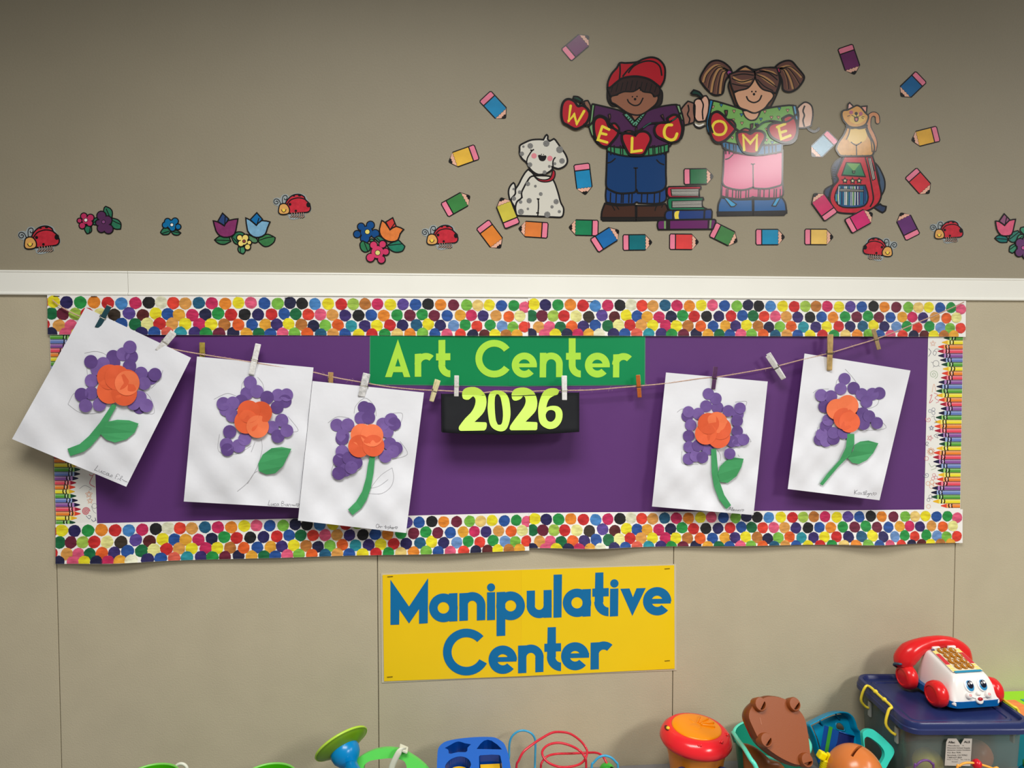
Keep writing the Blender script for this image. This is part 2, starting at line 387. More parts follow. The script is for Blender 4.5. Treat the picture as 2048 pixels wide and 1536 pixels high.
# -- crayon borders ------------------------------------------------
CRC = [((90, 165, 60), (20, 70, 45), (150, 205, 110)), ((250, 225, 50), (235, 185, 40), (252, 232, 110)), ((248, 135, 50), (225, 70, 45), (252, 165, 90)), ((236, 80, 100), (165, 30, 55), (245, 130, 150)), ((140, 85, 160), (30, 25, 65), (175, 130, 190)), ((105, 130, 195), (25, 25, 55), (150, 175, 220))]
TIPS = [1268, 1255, 1228, 1226, 1230, 1245, 1255, 1265, 1260, 1253, 1236, 1222, 1220, 1224, 1240, 1250, 1255, 1240, 1220, 1214, 1212, 1214, 1235, 1250, 1248, 1230, 1210, 1205, 1208, 1225, 1240, 1245, 1238, 1225, 1202, 1195, 1197, 1210]
def crayon_border(label, name_org, ed_out, ed_in, y_top, y_bot, left, scrib):
    """ed_out / ed_in: the (top, bottom) pixel x of the outer and inner edge"""
    f = Flat(); yb = 0.0038
    f.fill([(ed_out[0], y_top), (ed_in[0], y_top), (ed_in[1], y_bot), (ed_out[1], y_bot)], yb, 0, thick=0.0007)
    root = thing('crayon_border_strip', at(((ed_out[0]+ed_in[0])/2, (y_top+y_bot)/2), -yb), label, 'border')
    f.build('border_card', mat((240, 240, 234), 1.0, 0.4), root)
    g = Flat(); mats = [INK]; idx = {}
    def mi(c):
        if c not in idx: idx[c] = len(mats); mats.append(mat(c, 1.04, 0.4))
        return idx[c]
    pitch = 8.83; n = int((y_bot-y_top)/pitch)+1
    for i in range(n):
        yc = (y_top+5.0+i*pitch) if not left else (y_bot-5.0-i*pitch)
        t = (yc-y_top)/(y_bot-y_top); eo = ed_out[0]+(ed_out[1]-ed_out[0])*t
        body, tip, band = CRC[i % 6]; off = (1412-TIPS[i % len(TIPS)])*0.2734
        sg = -1 if not left else 1
        X = lambda d: eo+sg*d
        h = min(4.3, yc-y_top, y_bot-yc)
        if h < 1.5: continue
        q = lambda a, b, u, v, c, e: g.fill([(X(a), yc+u), (X(b), yc+u), (X(b), yc+v), (X(a), yc+v)], yb+e, mi(c))
        dk = tuple(int(v*0.62) for v in body); hl = tuple(min(255, int(v*0.6+110)) for v in body)
        q(0.4, off-13, -h, h, dk, 0.00008); q(0.4, off-13, -h+1.0, h-1.2, body, 0.00012); q(0.4, off-13, -h+1.7, -h+3.0, hl, 0.00016)
        q(off-16, off-12, -h, h, band, 0.00018)
        g.fill([(X(off-12), yc-h), (X(off-1.2), yc-1.1), (X(off), yc), (X(off-1.2), yc+1.1), (X(off-12), yc+h)], yb+0.0001, mi(tip))
        for d in (17.0, 23.0):
            ww = 1.3*math.sin(i*1.9+d)
            g.line([(X(off-d+ww*0.4), yc-h), (X(off-d+ww), yc), (X(off-d-ww*0.3), yc+h)], 2.2, yb+0.0002, 0)
        g.line([(X(off-19.3), yc-3.0), (X(off-20.7), yc), (X(off-19.3), yc+3.0)], 1.1, yb+0.00021, mi((235, 235, 235)))
    g.build('printed_crayons', mats, root)
    s = Flat(); smats = []
    for c, w, pts in scrib:
        m_ = mat(c, 1.05, 0.5)
        if m_ not in smats: smats.append(m_)
        s.line(curve(pts), w, yb+0.0001, smats.index(m_))
    s.build('printed_scribbles', smats, root)
    return root
def spiral(c, r, turns=2.2, a0=0.0): return [(c[0]+r*t*math.cos(a0+6.283*turns*t), c[1]+r*t*math.sin(a0+6.283*turns*t)) for t in (i/24 for i in range(1, 25))]
def star(c, r, rot=-1.57):
    return [(c[0]+r*math.cos(rot+i*2*6.283/5), c[1]+r*math.sin(rot+i*2*6.283/5)) for i in range(6)]
def ringp(c, r, n=12): return [(c[0]+r*math.cos(6.283*i/n), c[1]+r*math.sin(6.283*i/n)) for i in range(n+1)]
R7 = cr(1540, 600, 0.2734)
gr, rd, bl, sa, gn, or_ = (120, 120, 130), (205, 110, 120), (105, 110, 140), (225, 180, 160), (150, 175, 140), (225, 165, 130)
sc = [(sa, 0.8, star((1866, 687), 6)), (gr, 1.1, [(1857, 697), (1862, 704), (1857, 713)]), (gr, 0.8, [(1880, 700), (1872, 698), (1866, 706), (1870, 711), (1873, 704), (1868, 702)]),
      (gr, 0.8, ringp((1872, 727), 6)), (gr, 0.7, [(1862, 724), (1867, 726)]), (gr, 0.7, [(1866, 735), (1869, 731)]), (gr, 0.7, [(1880, 733), (1876, 731)]), (gn, 0.9, spiral((1867, 749), 9)), (or_, 0.8, [(1864, 785), (1868, 768), (1872, 783)]),
      (rd, 1.2, [(1860, 792), (1864, 790), (1859, 806), (1866, 800)]), (rd, 1.0, [(1868, 786), (1876, 790), (1870, 796), (1878, 802), (1872, 806)]), (bl, 0.8, ringp((1860, 822), 3)), (bl, 0.8, ringp((1867, 819), 3.2)), (bl, 0.8, ringp((1867, 826), 3.2)),
      (rd, 0.9, spiral((1857, 839), 6, 1.6)), (gr, 0.8, [(1863, 834), (1868, 832), (1869, 838), (1874, 844), (1868, 846)]), (bl, 0.8, star((1863, 856), 5)), (rd, 0.8, star((1860, 876), 6, -1.2)), (gr, 0.9, [(1878, 866), (1868, 871), (1876, 876), (1872, 869)]),
      (gr, 0.9, [(1853, 891), (1857, 886), (1853, 884), (1852, 890), (1857, 892)]), (or_, 0.8, star((1862, 903), 8, 0.3)), (or_, 0.8, star((1862, 903), 8, 0.9)), (rd, 0.8, ringp((1853, 917), 4)), (gn, 0.9, [(1858, 926), (1863, 934), (1870, 930), (1872, 936), (1862, 940)]), (bl, 0.9, spiral((1853, 950), 6, 1.5)),
      (rd, 0.8, ringp((1868, 950), 3)), (rd, 0.8, ringp((1872, 955), 3)), (rd, 0.8, ringp((1866, 957), 3)), (or_, 0.9, ringp((1856, 967), 4)), (or_, 0.9, ringp((1864, 964), 4)), (or_, 0.9, ringp((1871, 969), 4)), (or_, 0.9, ringp((1863, 973), 4)),
      (gr, 0.8, ringp((1861, 993), 3.4)), (gr, 0.8, ringp((1857, 1000), 3)), (gr, 0.7, [(1855, 996), (1866, 998)]), (or_, 0.8, ringp((1857, 1013), 4))]
crayon_border('border strip of printed crayons down the right side of the board', None, (1926.5, 1920.5), (1856.5, 1848.5), 671, 1021, False, sc)
L2 = cr(0, 840, 0.21484)
sc = [(rd, 1.4, L2('830,505 850,520 880,500 870,480')), (rd, 1.4, L2('865,520 835,590 885,625')), (gr, 0.7, L2('740,640 790,610 850,640 830,650')), (or_, 0.9, star(L2('828,692')[0], 7)), (or_, 0.8, star(L2('838,752')[0], 6)), (gr, 0.7, ringp(L2('880,800')[0], 5)), (gr, 0.7, L2('850,800 870,850 895,870')), (rd, 2.0, spiral(L2('800,850')[0], 8, 3)), (bl, 1.1, L2('800,890 830,920 845,895 820,890')), (bl, 1.2, L2('850,925 870,945 890,930 885,910 895,940')),
      (gr, 0.8, spiral((178, 890), 8)), (rd, 0.8, star((180, 850), 6))]
crayon_border('border strip of printed crayons down the left side, behind the tilted flower paper', None, (99.5, 112), (181, 194), 669, 1050, True, sc)
# ================================================================== signs
LIME = mat((178, 232, 72), 1.0, 0.45, 0.03, 30)
def letter(name, parent, mats, y, crop, parts, thick=0.00025):
    f = Flat()
    for ip, p in enumerate(parts):
        y += 0.00004
        if p[0] == 'poly': f.fill(crop(p[1]), y, 0, holes=[crop(h) for h in p[2:]])
        elif p[0] == 'arc':
            _, c, ro, ri, a0, a1 = p; n = max(6, int(abs(a1-a0)/9)); 
            A = [math.radians(a0+(a1-a0)*i/n) for i in range(n+1)]
            out = [(c[0]+ro*math.cos(a), c[1]-ro*math.sin(a)) for a in A]; inn = [(c[0]+ri*math.cos(a), c[1]-ri*math.sin(a)) for a in A]
            t = lambda q: crop('%f,%f' % q)[0]
            for i in range(n): f.fill([t(out[i]), t(out[i+1]), t(inn[i+1]), t(inn[i])], y, 0)
        elif p[0] == 'disc': f.disc(crop('%f,%f' % p[1])[0], p[3], y, 0)
    return f.build(name, mats, parent)
def sign_letters(parent, mats, y, crop, glyphs):
    for g in glyphs: letter('letter', parent, mats, y, crop, g)
# -- green Art Center sign -----------------------------------------
gs = thing('art_center_sign', at((1015, 721)), 'green sign with lime letters reading Art Center on the purple board', 'sign')
f = Flat(); f.fill(px('741,670.5 1019,671.5 1019,771.5 740,768'), 0.0040, 0, thick=0.0006); f.build('left_sheet', mat((8, 140, 80), 0.98, 0.34, 0.05, 6, coat=0.3), gs)
f = Flat(); f.fill(px('1017.5,671.5 1289.5,672 1289,769 1017.5,771.5'), 0.0043, 0, thick=0.0006); f.build('right_sheet', mat((6, 142, 84), 0.98, 0.34, 0.05, 6, coat=0.3), gs)
f = Flat()
for pts in ('739.5,670.5 741.3,670.5 740.4,769 738.6,769', '1289.3,672 1291,672 1290.4,770.6 1288.6,770.6', '738.6,768 1017,771.3 1289,769 1290.4,770.6 1017,773 738.6,769.6'): f.fill(px(pts), 0.0037, 0, thick=0.0004)
f.build('laminate_edge', mat((96, 140, 120), 1.0, 0.25), gs)
c3 = cr(340, 640, 0.25391); c5 = cr(840, 640, 0.27344)
Q = lambda s, *h: ('poly', s)+h
cp = cr(0, 0, 1)
sign_letters(gs, LIME, 0.0046, c3, [[Q('1795,152 1893,450 1843,450 1831,411 1759,411 1746,450 1694,450', '1795,300 1816,366 1774,366')]])
sign_letters(gs, LIME, 0.0046, cp, [[Q('829.5,708 842.5,707 842.5,753.6 829.5,753.6'), ('arc', (852, 729), 23, 10, 48, 180)]])
sign_letters(gs, LIME, 0.0046, c5, [
    [Q('135,147 185,145 185,330 135,332'), Q('117,245 222,243 222,294 117,296'), ('arc', (222, 331), 88, 38, 180, 270)],
    [('arc', (543, 283), 138, 88, 36, 324)],
    [('arc', (763, 330), 92, 42, 0, 318), Q('690,318 855,318 855,346 690,346')],
    [Q('877,240 924,240 922,420 875,420'), ('arc', (960, 322), 84, 35, 0, 180), Q('995,320 1044,320 1042,418 995,418')],
    [Q('1088,133 1138,133 1138,332 1088,332'), Q('1068,241 1176,239 1176,289 1068,291'), ('arc', (1176, 332), 88, 38, 180, 270)],
    [('arc', (1297, 330), 91, 40, 0, 318), Q('1225,318 1388,318 1388,346 1225,346')],
    [Q('1413,252 1459,250 1457,420 1411,420'), ('arc', (1489, 326), 84, 34, 44, 180)]])
# -- yellow Manipulative Center sign --------------------------------
M_YEL = mat((238, 194, 10), 1.12, 0.36, 0.03, 5, coat=0.15); M_BLUE = mat((0, 108, 164), 1.05, 0.4)
ys = thing('manipulative_center_sign', at((1057, 1247)), 'yellow laminated sign with blue letters reading Manipulative Center', 'sign')
c8 = cr(740, 1100, 0.3125)
f = Flat(); f.fill(c8('70,150 1000,120 1960,90 1962,770 1000,808 76,850'), 0.0014, 0, thick=0.0010)
lam = mat((205, 196, 172), 1.0, 0.18, coat=0.5); f.build('laminate_edge', lam, ys)
f = Flat(); f.fill(c8('80,160 970,128 972,808 90,840'), 0.0026, 0, thick=0.0008); f.build('left_sheet', M_YEL, ys)
f = Flat(); f.fill(c8('968,128 1947,98 1950,760 970,808'), 0.0029, 0, thick=0.0008); f.build('right_sheet', mat((240, 197, 8), 1.12, 0.36, 0.03, 5, coat=0.15), ys)
y_ = 0.0032; D8 = lambda x, y, r: ('disc', (x, y), r, r*0.3125)
sign_letters(ys, M_BLUE, y_, c8, [
    [Q('131,190 250,362 372,180 370,468 314,472 314,377 250,470 188,380 187,477 131,479')],
    [('arc', (470, 370), 92, 37, 0, 360), Q('505,278 560,275 560,455 508,458')],
    [Q('572,277 627,274 627,451 572,454'), ('arc', (655, 353), 84, 29, 0, 180), Q('684,352 739,350 738,448 684,451')],
    [D8(775, 239, 26), Q('749,271 801,269 801,447 749,450')],
    [Q('810,270 866,267 866,548 810,551'), ('arc', (900, 357), 92, 36, 0, 360)],
    [Q('1003,261 1056,259 1056,356 1003,357'), ('arc', (1083, 355), 81, 28, 180, 360), Q('1111,257 1163,255 1163,432 1111,434')],
    [Q('1175,158 1229,156 1226,431 1174,434')],
    [('arc', (1325, 338), 91, 36, 0, 360), Q('1360,251 1414,249 1412,424 1360,427')],
    [Q('1442,145 1494,143 1494,333 1438,333'), Q('1423,247 1528,243 1528,296 1423,299'), ('arc', (1527, 332), 92, 36, 180, 270)],
    [D8(1564, 214, 27), Q('1537,248 1590,246 1588,423 1535,426')],
    [Q('1602,248 1661,246 1683,302 1706,245 1765,243 1679,422')],
    [('arc', (1838, 328), 91, 36, 0, 320), Q('1762,314 1926,311 1925,342 1762,345')],
    [('arc', (617, 653), 150, 95, 43, 331)],
    [('arc', (850, 702), 91, 36, 0, 320), Q('776,687 940,683 938,713 776,717')],
    [Q('948,612 1001,610 1001,787 948,789'), ('arc', (1030, 687), 82, 29, 0, 180), Q('1058,687 1111,685 1110,780 1058,783')],
    [Q('1137,495 1190,493 1190,685 1133,685'), Q('1116,600 1223,596 1223,648 1116,652'), ('arc', (1223, 684), 91, 36, 180, 270)],
    [('arc', (1313, 680), 90, 34, 0, 320), Q('1240,663 1403,659 1402,689 1240,693')],
    [Q('1412,593 1465,590 1465,763 1411,766'), ('arc', (1496, 669), 84, 32, 48, 180)]])
M_ST = mat((70, 60, 50), 1.0, 0.35, metal=0.8)
for q in ('129,170', '1902,120', '127,812', '1902,709'):
    p = c8(q)[0]; c = at(p, -0.0032); pts = [c+Vector((-0.0055, 0.003, 0)), c+Vector((-0.0052, -0.0006, 0.0)), c+Vector((0.0052, -0.0006, 0.0006)), c+Vector((0.0055, 0.003, 0))]
    bm_obj('staple', tube_bm(pts, 0.0005, 6), M_ST, ys)
# -- black 2026 banner ----------------------------------------------
M_BLK = mat((24, 26, 30), 0.9, 0.75, 0.05, 40, spec=0.2)
NUM = mat((205, 240, 88), 0.88, 0.5, 0.04, 25)
bn = thing('year_banner', at((1022, 828), -0.03), 'black paper banner with lime cut-out numbers 2026 clipped to the twine', 'banner')
def bbase(x, z):
    xc = at((1022, 830)).x; u = (x-xc)/0.135
    zt_ = at((1022, 790)).z
    return 0.0235+0.046*max(0, (zt_-z)/0.085)**0.8+0.004*u*u
n = 30; vs_ = []; fs = []
fl = Flat(bbase)
lo = c5('164,822 500,838 1165,818'); up_ = c5('162,540 500,535 1165,530')
for i in range(n+1):
    t = i/n
    def lerp(L): return (L[0][0]+(L[2][0]-L[0][0])*t, L[0][1]+(L[2][1]-L[0][1])*t+(L[1][1]-(L[0][1]+L[2][1])/2)*4*t*(1-t))
    a, b = lerp(up_), lerp(lo)
    for j in range(9): vs_.append(fl.P((a[0]+(b[0]-a[0])*j/8, a[1]+(b[1]-a[1])*j/8), 0))
for i in range(n):
    for j in range(8): a = i*9+j; fs.append((a, a+1, a+10, a+9))
o = mesh_obj('banner_sheet', vs_, fs, M_BLK, parent=bn, smooth=True); so = o.modifiers.new('solid', 'SOLIDIFY'); so.thickness = 0.0005; so.offset = -1
# folded strip ends turned back towards the board
for side, x in ((0, '164'), (1, '1165')):
    vs2 = [vs_[(0 if side == 0 else n)*9+j] for j in range(9)]; vs3 = [v+Vector(((-0.002 if side == 0 else 0.002), 0.016+0.0*j, 0)) for j, v in enumerate(vs2)]
    fs2 = [(j, j+1, 9+j+1, 9+j) for j in range(8)]
    o = mesh_obj('folded_end', vs2+vs3, fs2, M_BLK, parent=bn); so = o.modifiers.new('solid', 'SOLIDIFY'); so.thickness = 0.0005
NUMS = [('310,560 308,535 320,508 350,493 400,490 445,510 478,550 487,600 478,650 455,690 405,740 398,746 478,748 488,756 487,785 470,808 300,811 285,802 286,778 330,720 370,680 395,640 406,600 403,572 388,558 372,570 355,583 330,582 315,574', ''),
        ('497,600 500,560 515,528 545,515 590,518 625,535 650,575 660,640 662,690 655,740 640,785 620,808 590,815 555,806 525,785 508,750 498,690 494,640', '549,562 560,543 575,545 590,570 603,640 607,700 601,748 590,766 570,766 556,736 549,680 546,610'),
        ('672,568 670,542 682,515 712,498 760,493 800,504 835,530 853,570 858,610 852,650 835,680 792,724 772,744 850,747 859,756 857,798 845,806 668,807 655,796 660,774 692,728 740,665 765,625 773,592 767,563 753,556 736,578 704,590 682,586', ''),
        ('1012,534 1018,516 1000,501 960,498 925,508 900,530 878,580 865,640 865,690 872,740 890,770 920,790 950,798 990,790 1020,765 1038,730 1043,690 1036,658 1016,636 990,628 955,629 924,640 932,605 950,572 985,552 1005,546', '920,690 935,665 960,658 985,668 992,690 990,715 980,732 960,745 935,738 922,715')]
for i, (a, h) in enumerate(NUMS):
    f = Flat(bbase); P2 = smooth(c5(a), 2); hh = [smooth(c5(h), 2)] if h else []
    f.fill(P2, 0.0016+0.0006*(i % 2), 0, holes=hh, thick=0.0007); f.build('number', NUM, bn)
# ================================================================== twine
TW = px('105,600 120,612 145,626 170,637 205,655 250,672 300,686 350,699 400,708 450,716 520,727 580,737 625,744 670,755 720,764 780,774 840,779.5 880,781 930,784 960,786 1000,782 1040,784 1080,782 1130,781 1180,780 1230,776 1277,772 1330,767 1400,757 1440,753 1500,743 1547,734 1605,719 1660,706 1710,691 1749,679 1790,664 1840,643 1890,622 1928,604')
YTW = 0.024
def tw_y(p): 
    e = min(1.0, (p[0]-105)/160, (1928-p[0])/160); return -(0.0095+(YTW-0.0095)*max(0, e))
tp = cat_rom([at(p, tw_y(p)) for p in TW], 6)
def twine_y_at(x): return min(tp, key=lambda q: abs(q.x-x))
L = [0.0]
for a, b in zip(tp, tp[1:]): L.append(L[-1]+(b-a).length)
def along(s):
    for i in range(len(L)-1):
        if L[i+1] >= s: t = (s-L[i])/max(1e-9, L[i+1]-L[i]); return tp[i].lerp(tp[i+1], t)
    return tp[-1]
bm = bmesh.new(); N = 1500
for ph in (0, math.pi):
    pts = []
    for i in range(N):
        s = L[-1]*i/(N-1); c = along(s); a = ph+s/0.0065*2*math.pi
        pts.append(c+Vector((0, 0.0006*math.cos(a), 0.0006*math.sin(a))))
    tube_bm(pts, 0.0008, 5, bm)
rnd = random.Random(3)
for i in range(150):
    c = along(L[-1]*rnd.random()); a = Vector((rnd.uniform(-1, 1), rnd.uniform(-.6, .2), rnd.uniform(-1, 1)))*0.006
    tube_bm([c, c+a*0.5+Vector((0, 0, 0.001)), c+a], 0.00011, 3, bm)
tws = bm_obj('twine', bm, mat((212, 178, 158), 0.95, 0.8, 0.2, 300), None, origin=at((1020, 785), -YTW))
tag(tws, 'thin natural twine strung in a sagging line across the purple board', 'twine')
# ================================================================== flower papers
M_PAPER = mat((232, 234, 240), 1.0, 0.6, 0.012, 14, 0.9, 26)
M_PC = [mat((112, 84, 154), 0.98, 0.62, 0.08, 50), mat((98, 70, 138), 0.98, 0.62, 0.08, 50), mat((122, 94, 164), 0.98, 0.62, 0.08, 50)]
M_OC = [mat((244, 106, 60), 0.95, 0.62, 0.05, 40), mat((250, 124, 76), 0.98, 0.62, 0.05, 40), mat((236, 98, 54), 0.92, 0.62, 0.05, 40)]
M_GR = mat((66, 160, 98), 0.98, 0.62, 0.06, 40)
M_PENC = mat((168, 168, 172), 1.0, 0.6)
GL = {  # single-stroke handwriting, x right, y up
    'L': ([(.25, 1.3), (.15, .6), (.05, .05), (.2, .1), (.5, .05)], .6), 'u': ([(0, .55), (.02, .1), (.2, .05), (.35, .5), (.36, .1), (.5, .05)], .5), 'c': ([(.35, .5), (.1, .5), (.02, .2), (.15, .02), (.42, .1)], .45),
    'a': ([(.35, .5), (.1, .48), (.02, .2), (.15, .02), (.33, .3), (.36, .5), (.36, .1), (.5, .05)], .5), 's': ([(.05, .05), (.25, .5), (.33, .2), (.2, .02), (.05, .08)], .4), 'B': ([(.05, 0), (.12, 1.1), (.4, 1.1), (.42, .75), (.12, .6), (.45, .5), (.45, .1), (.05, .02)], .6),
    'l': ([(.02, .1), (.25, .9), (.15, 1.1), (.08, .8), (.1, .1), (.25, .05)], .28), 'i': ([(.02, .3), (.1, .5), (.1, .08), (.22, .05)], .25), 'n': ([(.02, .05), (.05, .5), (.2, .52), (.3, .4), (.32, .08), (.42, .05)], .45), 'o': ([(.25, .5), (.05, .4), (.05, .1), (.25, .02), (.38, .3), (.25, .5)], .42),
    'C': ([(.55, .95), (.3, 1.1), (.05, .7), (.1, .15), (.4, .02), (.6, .2)], .6), 'h': ([(.03, .02), (.08, 1.1), (.08, .3), (.25, .52), (.33, .3), (.35, .03)], .42), 'r': ([(.03, .03), (.05, .5), (.12, .4), (.3, .5)], .32), 't': ([(.18, .95), (.15, .1), (.25, .03), (.15, .6), (0, .6), (.34, .62)], .32),
    'p': ([(.03, -.45), (.06, .5), (.3, .5), (.35, .2), (.08, .05)], .42), 'e': ([(.03, .25), (.33, .3), (.2, .52), (.04, .3), (.1, .03), (.36, .08)], .4), 'K': ([(.05, 1.1), (.08, 0), (.08, .5), (.5, 1.1), (.1, .5), (.5, 0)], .55), 'y': ([(.03, .5), (.1, .15), (.32, .5), (.25, -.3), (.05, -.4)], .42),
    'A': ([(.02, 0), (.3, 1.1), (.5, 0), (.42, .4), (.12, .4)], .58), '~': ([(0, .3), (.15, .45), (.25, .2), (.4, .4), (.5, .15), (.65, .35), (.8, .15)], .8), '*': ([(.3, .1), (.05, .5), (.15, .75), (.3, .55), (.45, .75), (.58, .5), (.3, .1)], .65), ' ': (None, .3)}
def write(f, text, p0, p1, h, y, w=1.0):
    tot = sum(GL[c][1] for c in text); d = Vector((p1[0]-p0[0], p1[1]-p0[1])); u = d/tot; up = Vector((u.y, -u.x)).normalized()*h; x = 0
    for c in text:
        g, adv = GL[c]
        if g: f.line(curve([(p0[0]+u.x*(x+a)+up.x*b, p0[1]+u.y*(x+a)+up.y*b) for a, b in g], 4), w, y, 0)
        x += adv
def flower_paper(label, corners, yt, yb, seed, crop, rp, ro, purple, orange, stem, leaf, pencil, sig, curl=0.0, order='po'):
    A, B_, C_, D_ = [Vector(c) for c in corners]
    ph = random.Random(seed); a1, a2, a3, a4 = (ph.uniform(0, 6) for _ in range(4))
    ztop = max(at(A).z, at(B_).z); zbot = min(at(C_).z, at(D_).z)
    cc = at(C_, -yb)
    def base(x, z):
        t = min(1, max(0, (ztop-z)/(ztop-zbot)))
        w = 0.0022*math.sin(x*42+a1+z*16)*t+0.0022*math.sin(z*55+a2-x*22)*(.3+.7*t)+0.0013*math.sin(x*90+z*70+a3)*t+0.0009*math.sin(x*150-z*120+a4)*t
        d2 = ((x-cc.x)**2+(z-cc.z)**2)/(0.035**2)
        return yt+(yb-yt)*t+w+curl*math.exp(-d2)
    f = Flat(base); n, m = 26, 34; vs_ = []; fs = []
    for i in range(n+1):
        for j in range(m+1):
            u, v = i/n, j/m; p = (A*(1-u)+B_*u)*(1-v)+(D_*(1-u)+C_*u)*v
            vs_.append(f.P((p.x, p.y), 0))
    for i in range(n):
        for j in range(m): a = i*(m+1)+j; fs.append((a, a+1, a+m+2, a+m+1))
    ctr = (A+B_+C_+D_)/4
    root = thing('flower_collage_paper', f.P((ctr.x, ctr.y), 0), label, 'artwork')
    mesh_obj('sheet', vs_, fs, M_PAPER, parent=root, smooth=True)
    k = [0]
    def circles(txt, r, ms, nm):
        for q in txt.split():
            k[0] += 1; p = crop(q)[0]; g = Flat(base); e = 0.0006+(0.00016 if ms is M_PC else 0.00022)*k[0]
            th = ph.uniform(0, 6.28); tl = ph.uniform(0.005, 0.045) if ms is M_PC else ph.uniform(0.008, 0.022); rr = r*ph.uniform(.97, 1.03); seg = 26; yc = g.P(p, e); pts = []
            for i in range(seg):
                a = 6.2832*i/seg; pts.append(g.P((p[0]+rr*math.cos(a), p[1]+rr*math.sin(a)), e+rr*PX*tl*(1+math.cos(a-th))))
            b = [yc]+pts; fsx = [(0, 1+(i+1) % seg, 1+i) for i in range(seg)]
            b2 = b+[q_+Vector((0, 0.0003, 0)) for q_ in pts]
            fsx += [(1+i, 1+(i+1) % seg, seg+1+(i+1) % seg, seg+1+i) for i in range(seg)]
            mesh_obj(nm, b2, fsx, ph.choice(ms), parent=root)
    if pencil or sig:
        g = Flat(base)
        for l in pencil: g.line(curve(crop(l)), 0.8, 0.0003, 0)
        g.build('pencil_outline', M_PENC, root)
        g = Flat(base); write(g, sig[0], crop(sig[1])[0], crop(sig[2])[0], sig[3], 0.0003, 0.6); g.build('signature', mat((112, 112, 118), 1.0, 0.6), root)
    for w in order:
        circles(*((purple, rp, M_PC, 'purple_circle') if w == 'p' else (orange, ro, M_OC, 'orange_circle')))
    for nm, pts in (('leaf', leaf), ('stem', stem)):
        if pts:
            k[0] += 1; g = Flat(base); g.fill(crop(pts), 0.0009+0.00012*k[0], 0, thick=0.0003); g.build(nm, M_GR, root)
    return root
cA_ = cr(0, 560, 0.234375); c4 = cr(560, 720, 0.26699); c6 = cr(1260, 640, 0.27344); c7 = cr(1540, 600, 0.27344)
flower_paper('white paper with purple and orange flower, most tilted, hung at the far left', ((171, 615), (382, 715.5), (252.5, 973.5), (24, 878)), 0.0245, 0.050, 1, cA_, 13.3, 25, '1290,835 1190,1085 1120,655 965,655 970,705 1050,632 1108,573 1105,735 880,715 775,697 828,757 780,858 695,978 780,965 730,1072 848,1063 1203,797 1322,806 1230,882 1195,1000 1140,1055 1247,1070',
    '935,828 1080,870 935,948 1060,965 1085,880 1000,833', '960,1055 995,1075 925,1200 850,1332 775,1420 715,1465 600,1503 575,1440 680,1400 760,1330 850,1220', '922,1208 1000,1192 1100,1197 1182,1225 1150,1300 1080,1360 980,1387 905,1362 856,1312 890,1250',
    ['720,625 800,610 870,620 920,650', '580,1060 680,1130 800,1140 900,1110', '1200,930 1280,1000 1315,1135 1200,1130 1130,1100', '1290,925 1360,850 1390,770', '740,730 745,800 760,870', '580,1060 620,980 650,960'], ('Lucas Bl~', '802,1622', '1085,1735', 9), -0.0)
flower_paper('white flower paper with a loose green leaf and no stem', ((394, 713), (627, 735), (598, 1016), (367.5, 1003)), 0.0245, 0.036, 2, c3, 13.2, 23.3, '905,640 850,592 918,590 843,688 765,610 632,492 605,578 685,563 560,640 495,655 420,660 440,705 490,752 470,880 445,980 452,1022 540,992 588,938 880,790 805,845 850,915 920,872',
    '715,730 620,722 600,802 690,840', '', '956,1015 880,1000 800,1010 730,1060 695,1130 700,1190 760,1217 830,1207 890,1150 930,1070', ['345,625 440,580 500,590 560,620', '720,940 725,1020 690,1150 620,1270 530,1350', '390,900 385,1035 520,1057 640,990', '930,760 1010,865 960,882', '690,450 730,500 740,560', '560,560 570,500 600,460', '670,960 640,1040', '690,1190 660,1210 610,1290'], ('Luca Bian~*', '770,1460', '1020,1470', 8))
flower_paper('white flower paper with a long curved green stem and a pencilled leaf', ((625, 762), (848, 785), (812, 1066), (596, 1041)), 0.0275, 0.043, 3, c4, 13.1, 22, '630,355 664,369 607,435 663,430 425,487 465,588 507,487 470,565 833,448 770,480 803,535 857,478 822,628 870,662 848,685 790,722 465,685 445,750 570,770 490,825 517,735 535,805 440,848',
    '612,560 690,565 700,642 595,645', '675,715 712,722 700,850 680,960 650,1045 610,1110 543,1163 510,1120 570,1060 615,985 645,880 658,790', '', ['840,808 760,860 700,930 680,965', '840,808 852,880 830,950 760,1000 660,1000', '660,965 740,945 810,895', '360,470 430,425 520,435', '555,400 570,340 640,285 710,350 720,420', '840,400 915,400 905,470 860,540', '900,610 955,705 840,745', '400,780 385,860 450,870 540,860 610,810'], ('Christopher*', '718,1257', '882,1268', 7))
flower_paper('white flower paper whose stem bends right with one leaf, beside the bare white clip', ((1332, 745), (1535.5, 763), (1507, 1030), (1304, 1013)), 0.0245, 0.034, 4, c6, 11.7, 22, '640,640 574,540 627,575 557,630 420,702 500,685 428,672 444,768 430,848 570,945 432,928 480,995 430,1015 530,1005 498,918 790,690 720,665 805,645 783,737 785,813 790,882 750,888 830,875 730,978',
    '650,855 555,832 660,793 635,750 574,757', '593,943 630,943 642,1080 655,1180 690,1280 740,1355 705,1383 650,1310 615,1220 598,1120', '832,1015 760,1005 700,1030 655,1075 643,1130 660,1185 715,1192 780,1142 815,1075', ['345,675 370,655 390,650', '640,950 662,990 660,1030', '770,600 850,595 845,630', '850,830 885,885 875,890', '380,960 385,1050 500,1055', '790,985 800,1000'], ('Alessa*', '722,1392', '835,1402', 6))
